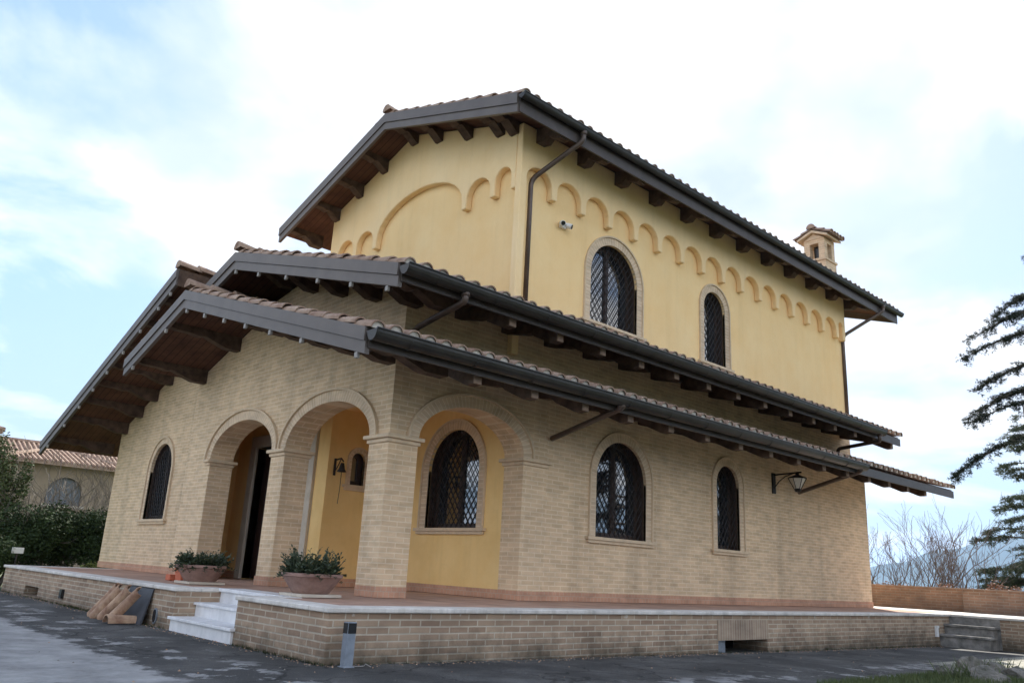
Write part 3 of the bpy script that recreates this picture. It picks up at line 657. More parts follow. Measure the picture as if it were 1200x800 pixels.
# windows -------------------------------------------------------------
def window(u0, u1, v0, vtop, mp, band=.15, depth=.2, sill=True, grille=True, mull=True, mullw=.05):
    """deep arched window: wooden frame, glass, iron lattice, brick surround, sill"""
    w = u1-u0; vs = vtop-w/2
    b = MB(); fwid = .07
    outer = arch(u0-.02, u1+.02, v0-.02, vs, w/2+.02)
    holes = []
    c = (u0+u1)/2
    def half(a0, a1):     # arched light clipped to [a0, a1]
        pts = []
        rad = w/2-fwid
        def arcz(u): return vs+math.sqrt(max(rad*rad-(u-c)**2, 0))
        pts = [(a0, v0+.09), (a1, v0+.09)]
        n = 12
        for k in range(n+1):
            u = a1+(a0-a1)*k/n; pts.append((u, arcz(u)))
        return pts
    if mull: holes = [half(u0+fwid, c-mullw), half(c+mullw, u1-fwid)]
    else: holes = [half(u0+fwid, u1-fwid)]
    b.prism([outer]+holes, mp, depth, depth+.06)
    if mull:
        for q in (-.022, .022): b.prism([[(c+q-.014, v0+.1), (c+q+.014, v0+.1), (c+q+.014, vtop-.08), (c+q-.014, vtop-.08)]], mp, depth-.012, depth+.01)
    # dark strip added over the deep reveal, in the frame colour
    li = archpath(u0+.004, u1-.004, v0+.004, vs, w/2-.004); lo = archpath(u0-.012, u1+.012, v0, vs, w/2+.012); nn = len(li)
    vv = [mp(p[0], p[1], d) for p, q in zip(li, lo) for d in (.05, depth)] ; ff = [(2*i, 2*i+1, 2*i+3, 2*i+2) for i in range(nn-1)]
    b.add(vv, ff)
    wd = local(b.build('window', 'frame_wood'), vil)
    b = MB(); b.prism([arch(u0-.015, u1+.015, v0-.015, vs, w/2+.015)], mp, depth+.03, depth+.04); under(wd, b.build('pane', 'glass'))
    if grille:
        b = MB(); sl = 1.4; r_ = .008
        rad = w/2
        def inside(u, v):
            if u <= u0 or u >= u1 or v <= v0: return False
            return v <= vs or (u-c)**2+(v-vs)**2 <= rad*rad
        for sg in (1, -1):
            k0 = -60
            for k in range(-60, 61):
                # line v = vmid + sg*sl*(u-c) + k*step
                step = .175; vm = (v0+vtop)/2 + k*step
                us = [u0+(u1-u0)*i/160 for i in range(161)]
                ok = [u for u in us if inside(u, vm+sg*sl*(u-c))]
                if len(ok) < 4: continue
                a, e_ = ok[0], ok[-1]
                b.tube([mp(a, vm+sg*sl*(a-c), .075 if sg > 0 else .088), mp(e_, vm+sg*sl*(e_-c), .075 if sg > 0 else .088)], r_, 5)
        under(wd, b.build('grille', 'iron'))
    if band:
        i1 = archpath(u0, u1, v0, vs, w/2); o1 = archpath(u0-band, u1+band, v0, vs, w/2+band); o2 = archpath(u0-band-.03, u1+band+.03, v0, vs, w/2+band+.03)
        sr = ring(i1, o1, mp, -.012, .05, 'surround', 'voussoir', None); under(wd, sr)
        ml = ring(o1, o2, mp, -.04, .03, 'surround_moulding', 'moulding', None); under(wd, ml)
    if sill:
        b = MB(); g = band+.09
        b.prism([[(u0-g, v0-.05), (u1+g, v0-.05), (u1+g, v0), (u0-g, v0)]], mp, -.075, depth)
        b.prism([[(u0-g+.04, v0-.10), (u1+g-.04, v0-.10), (u1+g-.04, v0-.05), (u0-g+.04, v0-.05)]], mp, -.045, .05)
        under(wd, b.build('sill', 'moulding', bevel=.01))
    return wd
window(*GW[0], WZ0, WTOP, mapy(.05)); window(*GW[1], WZ0, WTOP, mapy(.05), mull=False)
window(*TW[0], TZ0, TTOP, mapy(.30)); window(*TW[1], TZ0, TTOP, mapy(.30), mull=False)
window(8.47, 9.66, 1.60, 3.22, mapx(.3), band=.12, depth=.13)
window(1.035, 2.40, 1.57, 3.23, mapx(WX))
window(NW[0], NW[1], 2.27, 2.86, mapy(NY), band=.065, grille=False, mull=False, depth=.12)
# door
b = MB()
for k in range(2):
    y0 = 4.25+.01+k*1.085; y1 = y0+1.065
    b.box((DX+.16, y0, ZT+.02), (DX+.22, y1, 3.05))
    for z0, z1 in ((ZT+.15, 1.35), (1.5, 2.9)): b.box((DX+.145, y0+.14, z0), (DX+.16, y1-.14, z1))
dr = vp('door', b, 'door_wood', bevel=.006)
b = MB(); b.box((DX-.06, 4.03, ZT), (DX+.26, 4.25, 3.06)); b.box((DX-.06, 6.42, ZT), (DX+.26, 6.64, 3.06)); b.box((DX-.06, 4.03, 3.06), (DX+.26, 6.64, 3.29)); under(dr, b.build('door_frame', 'stone', bevel=.01))
b = MB(); b.tube([(DX+.11, 5.28, 1.5), (DX+.11, 5.28, 1.75)], .018, 8); under(dr, b.build('handle', 'iron'))

# roofs ----------------------------------------------------------------
def tiles_on(mb, x0, x1, yE, zf, sy, run, sp=.265, rl=.40, capmat=1):
    """barrel tiles on a slope: eave at y = yE, running sy*run in y"""
    nx = max(1, int((x1-x0)/sp)); rnd = random.Random(int(x0*100)+int(yE*10))
    z0 = zf(yE); z1 = zf(yE+sy*run); L_ = math.hypot(run, z1-z0); dy = sy*run/L_; dz = (z1-z0)/L_
    nyv, nzv = -dz*sy*sy*(1 if sy > 0 else -1), abs(dy)
    nrm = Vector((0, -dz if sy > 0 else dz, abs(dy)))
    def P(x, t, h): return (x, yE+dy*t+nrm.y*h, z0+dz*t+nrm.z*h)
    # pan layer: shallow inverted channels between covers
    for i in range(nx+1):
        xc = x0+.09+i*(x1-x0-.18)/nx
        rows = int(math.ceil((L_+.06)/rl))
        for j in range(rows):
            t0 = -.07+j*rl+rnd.uniform(-.012, .012); t1 = min(t0+rl+.05, L_)
            if t1-t0 < .06: continue
            ra, rb = .098+rnd.uniform(-.006, .006), .082; h0, h1 = .045+rnd.uniform(0, .012), .022
            xo = rnd.uniform(-.01, .01); n = 7; vs = []
            for (t, r_, hh) in ((t0, ra, h0), (t1, rb, h1)):
                for k in range(n+1):
                    a = math.pi*k/n; vs.append(P(xc+xo-r_*math.cos(a), t, hh+r_*math.sin(a)*.95))
            for k in range(n+1):
                a = math.pi*k/n; vs.append(P(xc+xo-(ra-.016)*math.cos(a), t0, h0-.004+(ra-.016)*math.sin(a)*.95))
            fs = [(k, k+1, n+2+k, n+1+k) for k in range(n)] + [(k, 2*n+2+k, 2*n+3+k, k+1) for k in range(n)]
            mb.add(vs, fs, 0)
            if j == 0:
                o = len(mb.v)
                q = [P(xc+xo-(ra-.016)*math.cos(math.pi*k/n), t0+.025, h0-.004+(ra-.016)*math.sin(math.pi*k/n)*.95) for k in range(n+1)]
                mb.add(q, [tuple(range(n+1))], capmat)
    mb.add([P(x0, -.05, .02), P(x1, -.05, .02), P(x1, L_, .02), P(x0, L_, .02)], [(0, 1, 2, 3)], 0)
def ridge_on(mb, x0, x1, y, z):
    n = int((x1-x0)/.38); rnd = random.Random(5)
    for i in range(n):
        a0 = x0+i*(x1-x0)/n-.02; a1 = a0+(x1-x0)/n+.05; vs = []
        for (x, r_, h) in ((a0, .13, .03+rnd.uniform(0, .015)), (a1, .11, .01)):
            for k in range(9): vs.append((x, y-r_*math.cos(math.pi*k/8), z+h+r_*math.sin(math.pi*k/8)))
        for k in range(9): vs.append((a0, y-.11*math.cos(math.pi*k/8), z+.03+.11*math.sin(math.pi*k/8)))
        mb.add(vs, [(k, k+1, 10+k, 9+k) for k in range(8)] + [(k, 18+k, 19+k, k+1) for k in range(8)] + [tuple(range(18, 27))], 0)

def slab(mb, x0, x1, yA, yB, zf, t0=.0, t1=.10):
    mb.prism([[(yA, zf(yA)-t1), (yB, zf(yB)-t1), (yB, zf(yB)-t0), (yA, zf(yA)-t0)]], lambda u, v, w: (w, u, v), x0, x1)
def verge(mb, x, ys, zf, w1=.13, w2=.15):
    """stepped metal barge board along the gable line through ys"""
    def band(xa, xb, a, c):
        up_ = [(y, zf(y)-a) for y in ys]; dn = [(y, zf(y)-c) for y in reversed(ys)]
        mb.prism([dn[::-1] + up_[::-1]], lambda u, v, w: (w, u, v), xa, xb)
    part = rf
    band(x-.035, x+.05, -.035, w1); under(part, mb.build('flashing', 'flash'))
    mb = MB(); band(x-.012, x+.05, w1+.003, w1+w2); under(part, mb.build('barge_board', 'flash'))
def bracket(part, x, y, z):
    b = MB(); b.box((x-.008, y-.032, z-.07), (x+.03, y+.032, z)); under(part, b.build('bracket', 'tab', bevel=.004))
def purlin(part, x_wall, x_out, y, ztop, w=.17, h=.25, nm='purlin'):
    b = MB(); L_ = x_wall-x_out
    prof = [(x_wall+.1, ztop+.03), (x_out, ztop+.03), (x_out, ztop-.07), (x_out+.12*L_, ztop-.095), (x_out+.30*L_, ztop-.10), (x_out+.42*L_, ztop-.13), (x_out+.5*L_, ztop-.10), (x_out+.62*L_, ztop-.16), (x_out+.8*L_, ztop-h), (x_wall+.1, ztop-h)]
    b.prism([prof], lambda u, v, q: (u, y-w/2+q, v), 0, w)
    return under(part, b.build(nm, 'wood', bevel=.008))
def tail(part, x, yw, yo, zf, w=.14, h=.2, light=True, zoff=.10):
    b = MB(); z0 = zf(yw)-zoff; z1 = zf(yo)-zoff; d = yo-yw
    prof = [(yw+.1*(1 if d < 0 else -1), z0+.03), (yo, z1+.02), (yo, z1-.215), (yo-.1*d, z1-.22), (yo-.38*d, z1+(z0-z1)*.38-.2), (yo-.45*d, z1+(z0-z1)*.45-.155), (yo-.6*d, z1+(z0-z1)*.6-h*.95), (yw+.1*(1 if d < 0 else -1), z0-h)]
    b.prism([prof], lambda u, v, q: (x-w/2+q, u, v), 0, w)
    if light: b.box((x-w/2+.006, yo-.012, z1-.21), (x+w/2-.006, yo-.001, z1+.0), 1)
    return under(part, b.build('rafter', ['wood', 'wood_light'], bevel=.0))
def gutter(part, x0, x1, y, z, sy=-1, r=.10):
    b = MB(); n = 10; vs = []
    prof = []
    for k in range(n+1):
        a = math.pi*k/n; prof.append((y+sy*r - sy*r*math.cos(a)*1.0, z - r*1.25*math.sin(a)))
    inner = [(y+sy*r-(sy*(r-.008))*math.cos(math.pi*k/n), z-(r-.008)*1.25*math.sin(math.pi*k/n)) for k in range(n, -1, -1)]
    b.prism([prof+inner], lambda u, v, w: (w, u, v), x0, x1)
    b.tube([(x0-.002, y+2*sy*r, z+.004), (x1+.002, y+2*sy*r, z+.004)], .013, 6)
    for x in (x0, x1):
        b.prism([prof], lambda u, v, w: (w, u, v), x-.004, x+.004)
    for k in range(int((x1-x0)/1.0)):
        x = x0+.5+k*1.0; b.prism([[(p[0], p[1]-.003) for p in prof] + [(q[0]+.0, q[1]-.012) for q in reversed(prof)]], lambda u, v, w: (w, u, v), x-.012, x+.012)
    return under(part, b.build('gutter', 'gutter'))
def downpipe(path, r=.045, nm='downpipe'):
    b = MB()
    # rounded bends
    P_ = [Vector(p) for p in path]; out = [P_[0]]
    for i in range(1, len(P_)-1):
        a = (P_[i-1]-P_[i]).normalized(); c = (P_[i+1]-P_[i]).normalized(); q = min(.14, .4*(P_[i-1]-P_[i]).length, .4*(P_[i+1]-P_[i]).length)
        for k in range(7):
            t = k/6; out.append((1-t)**2*(P_[i]+a*q) + 2*t*(1-t)*P_[i] + t*t*(P_[i]+c*q))
    out.append(P_[-1]); b.tube(out, r, 12)
    for p, d in ((P_[0], P_[1]-P_[0]),):
        b.tube([p, p+d.normalized()*.07], r*1.35, 12)
    o = local(b.build(nm, 'pipe', smooth=True), vil); return o

# --- tower roof
XV = 1.58; XB = 16.2
b = MB(); slab(b, XV+.05, XB-.05, -.47, 3.5, ztow); slab(b, XV+.05, XB-.05, 3.5, 7.6, ztow)
rf = vp('roof', b, 'soffit')
b = MB(); tiles_on(b, XV, XB, -.47, ztow, 1, 3.97); tiles_on(b, XV, XB, 7.6, ztow, -1, 4.1); ridge_on(b, XV, XB, 3.5, ztow(3.5)+.08)
under(rf, b.build('tile_covering', ['tile', 'mortar'], recalc=False))
verge(MB(), XV, [-.47, 3.5, 7.6], ztow, .16, .15); verge(MB(), XB-.04, [-.47, 3.5, 7.6], ztow)
b = MB(); b.box((XV+.02, -.50, ztow(-.47)-.30), (XB, -.465, ztow(-.47)-.03)); under(rf, b.build('eave_board', 'eave'))
gutter(rf, XV-.02, XB+.12, -.505, ztow(-.47)-.01, r=.07)
for y in (.36, .73, 1.64, 2.58, 3.42, 4.46, 5.36, 6.27, 7.3): purlin(rf, 2.40, XV+.06, y, ztow(y)-.10, w=.19, h=.26)
for k in range(12): tail(rf, 2.72+1.07*k, .27, -.44, ztow, w=.2, h=.29, light=False)
# --- middle roof
XV = -.80; XB = 14.2; YE = -1.075
b = MB(); slab(b, XV+.05, 2.38, YE, 4.06, zmid); slab(b, XV+.05, 2.38, 4.06, 6.0, zmid); slab(b, 2.38, XB-.03, YE, .268, zmid)
rf = vp('roof', b, 'soffit')
b = MB(); tiles_on(b, XV, 2.38, YE, zmid, 1, 5.13); tiles_on(b, XV, 2.38, 5.95, zmid, -1, 1.89); tiles_on(b, 2.4, XB, YE, zmid, 1, 1.36); ridge_on(b, XV, 2.36, 4.06, zmid(4.06)+.08)
under(rf, b.build('tile_covering', ['tile', 'mortar'], recalc=False))
verge(MB(), XV, [YE, 4.06, 5.9], zmid)
for y in (-.82, .08, 1.03, 2.05, 3.06, 4.0): bracket(rf, XV, y, zmid(y)-.285)
b = MB(); b.box((XV+.02, YE-.03, zmid(YE)-.205), (XB, YE+.005, zmid(YE)-.03)); under(rf, b.build('eave_board', 'eave'))
gutter(rf, XV-.02, 13.0, YE-.035, zmid(YE)-.02)
for y in (-.62, .08, 1.03, 2.05, 3.06, 4.0, 5.0): purlin(rf, .28, XV+.06, y, zmid(y)-.10)
for k in range(14): tail(rf, 1.245+.9775*k, .27, YE+.09, zmid, light=True)
# --- lower roof over porch and side
XV = -1.42; XB = 16.3
b = MB(); slab(b, XV+.05, .27, -1.47, 4.4, zlow); slab(b, XV+.05, .27, 4.4, 7.0, zlow); slab(b, .27, XB-.03, -1.47, .262, zlow); slab(b, 14.7, XB-.03, .262, 3.5, zlow)
rf = vp('roof', b, 'soffit')
b = MB(); tiles_on(b, XV, .25, -1.47, zlow, 1, 5.87); tiles_on(b, XV, .25, 7.0, zlow, -1, 2.6); tiles_on(b, .27, XB, -1.47, zlow, 1, 1.72); ridge_on(b, XV, .25, 4.4, zlow(4.4)+.08)
tiles_on(b, 14.7, XB, .25, zlow, 1, 3.2)
under(rf, b.build('tile_covering', ['tile', 'mortar'], recalc=False))
verge(MB(), XV, [-1.47, 4.4, 7.0], zlow)
for y in (-1.28, .09, 1.02, 1.85, 2.65, 3.46, 4.28, 5.13, 6.56): bracket(rf, XV, y, zlow(y)-.285)
b = MB(); b.box((XV+.02, -1.50, zlow(-1.47)-.205), (XB, -1.465, zlow(-1.47)-.03)); under(rf, b.build('eave_board', 'eave'))
gutter(rf, XV-.02, 11.0, -1.505, zlow(-1.47)-.02)
for y in (-.98, .1, 1.02, 1.85, 2.65, 3.46, 4.28, 5.25, 6.62): purlin(rf, 0.0, XV+.06, y, zlow(y)-.10, h=.24)
for k in range(15): tail(rf, .33+1.03*k, .0, -1.38, zlow, light=True)
# --- left wing roof, one slope falling away to the left
XV = -1.1; XB = 12
b = MB(); slab(b, XV+.05, XB, 5.95, 13.5, zleft)
rf = vp('roof', b, 'soffit')
b = MB(); tiles_on(b, XV, XB, 13.5, zleft, -1, 7.55); ridge_on(b, XV, XB, 5.97, zleft(5.95)+.05); under(rf, b.build('tile_covering', ['tile', 'mortar'], recalc=False))
verge(MB(), XV, [5.95, 13.5], zleft)
for y in (6.2, 6.72, 7.57, 8.42, 9.27, 10.05, 10.87, 11.8, 12.9): bracket(rf, XV, y, zleft(y)-.285)
b = MB(); b.box((XV+.02, 5.90, zleft(5.95)-.30), (XB, 5.945, zleft(5.95)+.02)); under(rf, b.build('top_board', 'wood'))
for y in (6.72, 7.57, 8.42, 9.27, 10.05, 10.87, 11.75, 12.9): purlin(rf, .3, XV+.06, y, zleft(y)-.10, w=.17, h=.24)

# downpipes
downpipe([(3.05, -.575, ztow(-.47)-.07), (3.05, -.575, ztow(-.47)-.25), (2.66, .285, 7.55), (2.66, .285, 4.95)])
downpipe([(15.1, -.575, ztow(-.47)-.07), (15.1, -.575, ztow(-.47)-.22), (14.40, .26, 7.45), (14.40, .26, 4.95)])
downpipe([(.18, -1.205, zmid(-1.075)-.1), (.18, -1.205, zmid(-1.075)-.24), (.42, .2, 4.26), (.42, .2, 3.98)])
downpipe([(12.8, -1.205, zmid(-1.075)-.1), (12.8, -1.205, zmid(-1.075)-.28), (13.6, .2, 4.3), (13.6, .2, 4.0)])
downpipe([(2.95, -1.59, zlow(-1.47)-.1), (2.95, -1.59, zlow(-1.47)-.17), (3.12, -.02, 3.02)])
downpipe([(10.8, -1.59, zlow(-1.47)-.1), (10.8, -1.59, zlow(-1.47)-.17), (11.1, -.02, 2.96)])

# chimney on the tower roof
cx, cy = 14.55, 0.85
zb = ztow(cy)-.1
b = MB()
w = .30
b.box((cx-w-.02, cy-w-.02, zb), (cx+w+.02, cy+w+.02, zb+.98)); b.box((cx-w-.05, cy-w-.05, zb+.98), (cx+w+.05, cy+w+.05, zb+1.05))
# lantern of four corner posts with an opening in each face
for sx in (-1, 1):
    for sy in (-1, 1): b.box((cx+sx*w-(.17 if sx > 0 else 0), cy+sy*w-(.17 if sy > 0 else 0), zb+1.05), (cx+sx*w+(0 if sx > 0 else .17), cy+sy*w+(0 if sy > 0 else .17), zb+1.52))
b.box((cx-w, cy-w, zb+1.52), (cx+w, cy+w, zb+1.66))
ch = vp('chimney', b, 'brick'); ch['label'] = 'small brick chimney with a tiled gable cap'
b = MB(); b.box((cx-w+.05, cy-w+.05, zb+1.05), (cx+w-.05, cy+w-.05, zb+1.08)); b.box((cx-.1, cy-.1, zb+1.05), (cx+.1, cy+.1, zb+1.5)); under(ch, b.build('flue', 'black'))
b = MB(); zc = zb+1.66
b.prism([[(cy-.45, zc-.02), (cy, zc+.17), (cy+.45, zc-.02), (cy+.45, zc+.04), (cy, zc+.24), (cy-.45, zc+.04)]], lambda u, v, q: (q, u, v), cx-.42, cx+.42)
b.prism([[(cy-.3, zc-.01), (cy+.3, zc-.01), (cy, zc+.16)]], lambda u, v, q: (q, u, v), cx-.32, cx+.32)
under(ch, b.build('chimney_cap', 'moulding'))
b = MB(); zz = lambda y: zc+.24-.44*abs(y-cy)
tiles_on(b, cx-.43, cx+.43, cy-.46, zz, 1, .46, sp=.2, rl=.25, capmat=0); tiles_on(b, cx-.43, cx+.43, cy+.46, zz, -1, .46, sp=.2, rl=.25, capmat=0); ridge_on(b, cx-.45, cx+.45, cy, zc+.25)
under(ch, b.build('chimney_tiles', ['tile', 'mortar'], recalc=False))

# ================================================================ FITTINGS ON THE HOUSE
# wall lantern
t_ = thing('wall_lantern', 'black iron lantern on a bracket, hung on the brick side wall', 'lamp', (10.12, .05, 3.05))
b = MB(); b.box((10.06, .018, 2.84), (10.18, .05, 3.28)); b.tube([(10.12, .03, 3.24), (10.12, -.62, 3.27)], .018, 8); b.tube([(10.12, .03, 2.95), (10.12, -.10, 3.10), (10.12, -.25, 3.2), (10.12, -.42, 3.25)], .012, 8)
local(b.build('bracket', 'iron'), t_)
b = MB(); c = (10.12, -.52, 2.86)
b.lathe([(0, .42), (.03, .42), (.04, .36), (.19, .30), (.20, .28), (.0, .28)], c, 12); b.lathe([(.0, .0), (.05, .0), (.07, .03), (.055, .07), (0, .07)], c, 12)
for k in range(6):
    a = math.pi*k/3; b.tube([(c[0]+.065*math.cos(a), c[1]+.065*math.sin(a), c[2]+.05), (c[0]+.185*math.cos(a), c[1]+.185*math.sin(a), c[2]+.285)], .008, 5)
local(b.build('lantern_cage', 'iron'), t_)
b = MB(); b.lathe([(.055, .06), (.175, .28), (.17, .28), (.05, .065)], c, 6); local(b.build('glass_shade', 'lampglass'), t_)
# twin security light on the tower
t_ = thing('security_light', 'white twin-headed security light on the yellow upper wall', 'light', (3.49, .30, 6.96))
b = MB(); b.box((3.42, .24, 6.90), (3.56, .30, 7.02)); b.tube([(3.49, .28, 6.97), (3.49, .2, 6.97)], .025, 8); local(b.build('base', 'white', bevel=.015), t_)
for dx in (-.075, .075):
    d = Vector((dx*4, -.55, -.25)).normalized(); p = Vector((3.49+dx*.9, .24, 6.97))
    b = MB(); b.tube([p, p+d*.04, p+d*.10], .05, 14); hd = local(b.build('lamp_head', 'white', smooth=False), t_)
    b = MB(); b.tube([p+d*.096, p+d*.106], .04, 14); under(hd, b.build('lens', 'black'))
# bell beside the niche
t_ = thing('wall_bell', 'small dark iron bell with a pull cord beside the little niche window', 'bell', (1.36, NY, 2.45))
b = MB(); b.box((1.34, NY-.02, 2.40), (1.38, NY, 2.70)); b.tube([(1.36, NY-.01, 2.67), (1.36, NY-.2, 2.69), (1.36, NY-.28, 2.63)], .014, 6); b.tube([(1.36, NY-.01, 2.45), (1.36, NY-.12, 2.57), (1.36, NY-.2, 2.68)], .01, 6); local(b.build('bracket', 'iron'), t_)
b = MB(); b.lathe([(0, .16), (.03, .155), (.045, .1), (.055, .05), (.085, 0), (.075, 0), (0, .1)], (1.36, NY-.25, 2.45), 14); local(b.build('bell_cup', 'iron', smooth=True), t_)
b = MB(); b.tube([(1.36, NY-.25, 2.47), (1.365, NY-.24, 2.15), (1.355, NY-.23, 1.9)], .006, 5); local(b.build('cord', 'iron'), t_)
# oval wall vent light on the terrace front
b = MB(); pr = [(2.24+.065*math.cos(t), .13+.10*math.sin(t)) for t in [2*math.pi*k/20 for k in range(20)]]
b.prism([pr], mapx(fx), -.018, 0); b.prism([[(2.24+.048*math.cos(t), .13+.083*math.sin(t)) for t in [2*math.pi*k/20 for k in range(20)]]], mapx(fx), -.024, -.0181, 1)
o = b.build('step_light', ['steel', 'black'], bevel=.006); tag(o, 'dark oval recessed light low on the terrace wall beside the marble steps', 'light')
b = MB(); b.box((12.82, ry-.05, .06), (12.92, ry, .28)); b.box((12.81, ry-.062, .235), (12.93, ry-.0505, .285), 1)
tag(b.build('step_light', ['white', 'white'], bevel=.006), 'white rectangular light on the terrace wall next to the stained concrete steps', 'light')

# ================================================================ THINGS ON AND BY THE TERRACE
# square bollard light
g0 = gz(-1.74)
t_ = thing('bollard_light', 'square grey metal bollard light with black lens by the terrace corner', 'bollard', (-1.74, -2.22, g0))
b = MB(); b.box((-1.785, -2.262, g0-.05), (-1.695, -2.178, .40)); b.box((-1.80, -2.275, g0), (-1.68, -2.165, g0+.012)); local(b.build('post', 'steel', bevel=.004), t_)
b = MB(); b.box((-1.783, -2.268, .30), (-1.697, -2.2625, .392)); b.box((-1.79, -2.255, .3), (-1.7855, -2.185, .392)); local(b.build('lens', 'black'), t_)
b = MB(); b.tube([(-1.70, -2.26, g0+.01), (-1.62, -2.33, g0+.02), (-1.58, -2.30, g0+.035), (-1.54, -2.33, g0+.01)], .004, 5); local(b.build('cable', 'tab'), t_)

def bowl_plant(x, y, label, seed, spread, hgt, nl):
    t_ = thing('potted_plant', label, 'potted plant', (x, y, ZT), 'terracotta bowls on the terrace')
    b = MB(); b.box((x-.27, y-.27, ZT), (x+.27, y+.27, ZT+.035)); local(b.build('base_slab', 'stone', bevel=.006), t_)
    b = MB(); b.lathe([(0, .035), (.21, .035), (.225, .05), (.345, .22), (.365, .23), (.365, .265), (.33, .268), (.31, .23), (0, .22)], (x, y, ZT), 40); local(b.build('bowl', 'terracotta', smooth=False), t_)
    rnd = random.Random(seed); b = MB()
    for k in range(nl):
        a = rnd.uniform(0, 6.283); r0 = rnd.random()**.5*.26; el = rnd.uniform(.15, 1.35); Ln = rnd.uniform(.5, 1)*hgt*1.25
        base = Vector((x+r0*math.cos(a), y+r0*math.sin(a), ZT+.22)); a2 = a+rnd.uniform(-.6, .6)
        d = Vector((math.cos(a2)*math.cos(el)*spread, math.sin(a2)*math.cos(el)*spread, math.sin(el)))
        sidev = d.cross(Vector((0, 0, 1))).normalized()
        # a stem set with small leaves
        n = 9
        for j in range(n):
            t = (j+1)/n; p = base + d*Ln*t + Vector((0, 0, -.09*t*t*(1.2-math.sin(el)))); ln = rnd.uniform(.045, .085)*(1.25-t*.6)
            q = a2+rnd.uniform(-2.2, 2.2); ld = (d*.6+Vector((math.cos(q), math.sin(q), rnd.uniform(-.2, .7)))).normalized(); sv = ld.cross(Vector((rnd.uniform(-1, 1), rnd.uniform(-1, 1), 1))).normalized()*ln*.28
            b.add([p-sv*.4, p+ld*ln*.5-sv, p+ld*ln, p+ld*ln*.5+sv], [(0, 1, 2, 3)])
        b.tube([base, base+d*Ln*.5, base+d*Ln+Vector((0, 0, -.09*(1.2-math.sin(el))))], .006, 4, r1=.002, caps=False)
    local(b.build('foliage', 'succulent', recalc=False), t_)
bowl_plant(-.97, -.08, 'wide terracotta bowl of spiky upright green plants right of the marble steps', 3, .6, .31, 260)
bowl_plant(-1.05, 2.97, 'wide terracotta bowl of low bushy green plants left of the marble steps', 9, .95, .24, 300)
b = MB(); x, y = -.92, 3.86
b.add([(x-.10, y-.10, ZT), (x+.10, y-.10, ZT), (x+.10, y+.10, ZT), (x-.10, y+.10, ZT), (x-.14, y-.14, ZT+.26), (x+.14, y-.14, ZT+.26), (x+.14, y+.14, ZT+.26), (x-.14, y+.14, ZT+.26),
       (x-.12, y-.12, ZT+.26), (x+.12, y-.12, ZT+.26), (x+.12, y+.12, ZT+.26), (x-.12, y+.12, ZT+.26), (x-.11, y-.11, ZT+.2), (x+.11, y-.11, ZT+.2), (x+.11, y+.11, ZT+.2), (x-.11, y+.11, ZT+.2)],
      [(0,1,5,4), (1,2,6,5), (2,3,7,6), (3,0,4,7), (4,5,9,8), (5,6,10,9), (6,7,11,10), (7,4,8,11), (8,9,13,12), (9,10,14,13), (10,11,15,14), (11,8,12,15), (12,13,14,15), (3,2,1,0)])
tag(b.build('flower_pot', 'terracotta_red', bevel=.01), 'small square red terracotta pot behind the left plant bowl', 'pot')
b = MB(); b.box((-1.05, 4.12, ZT), (-.8, 4.3, ZT+.09)); tag(b.build('brick_block', 'terracotta_red', bevel=.01), 'loose red terracotta block lying on the terrace left of the plant bowls', 'brick')

# old roof tiles and a board leaning on the terrace wall
def lean_tile(y0, y1, z0, z1, xoff, label, ra=.095):
    P0 = Vector((fx-.24-xoff, y0, z0)); P1 = Vector((fx-.09-xoff, y1, z1)); d = (P1-P0).normalized()
    P1 = P0+d*.62 if (P1-P0).length > 1.1 else P1
    out = Vector((-1, 0, .2)); sv = d.cross(out).normalized(); ov = sv.cross(d).normalized()
    if ov.x > 0: ov = -ov
    b = MB(); n = 10; vs = []
    for (p, r_) in ((P0, ra), (P1, ra*.8)):
        for rr in (r_, r_-.016):
            for k in range(n+1):
                a = math.pi*k/n; vs.append(p + sv*rr*math.cos(a)*1.0 + ov*rr*math.sin(a))
    m = n+1
    fs = [(k, k+1, 2*m+k+1, 2*m+k) for k in range(n)] + [(m+k, 3*m+k, 3*m+k+1, m+k+1) for k in range(n)]
    fs += [(k, m+k, m+k+1, k+1) for k in range(n)] + [(2*m+k, 2*m+k+1, 3*m+k+1, 3*m+k) for k in range(n)] + [(0, 2*m, 3*m, m), (n, m+n, 3*m+n, 2*m+n)]
    b.add(vs, fs); o = b.build('roof_tile', 'oldtile')
    return tag(o, label, 'roof tile', 'old roof tiles leaning on the terrace wall')
lean_tile(3.90, 3.46, .01, .43, .02, 'old clay roof tile, leftmost of the row leaning on the terrace wall')
lean_tile(3.62, 3.18, .01, .43, .07, 'old clay roof tile leaning second from the left against the terrace wall')
lean_tile(3.38, 2.92, .01, .43, .04, 'old clay roof tile leaning third from the left, against the dark board')
lean_tile(2.98, 2.48, .01, .42, .06, 'old clay roof tile, rightmost of the leaning ones, across the dark board')
b = MB(); n = 10; vs = []
for (x, r_) in ((-2.36, .11), (-1.98, .09)):
    for rr in (r_, r_-.016): vs += [(x, 2.66-rr*math.cos(math.pi*k/n)*1.1, gz(x)+.012+rr*math.sin(math.pi*k/n)) for k in range(n+1)]
m = n+1
b.add(vs, [(k, k+1, 2*m+k+1, 2*m+k) for k in range(n)] + [(m+k, 3*m+k, 3*m+k+1, m+k+1) for k in range(n)] + [(k, m+k, m+k+1, k+1) for k in range(n)] + [(2*m+k, 2*m+k+1, 3*m+k+1, 3*m+k) for k in range(n)] + [(0, 2*m, 3*m, m), (n, m+n, 3*m+n, 2*m+n)])
tag(b.build('roof_tile', 'oldtile'), 'old clay roof tile lying flat on the ground under the leaning ones', 'roof tile', 'old roof tiles leaning on the terrace wall')
b = MB(); q0, q1 = 2.42, 3.30
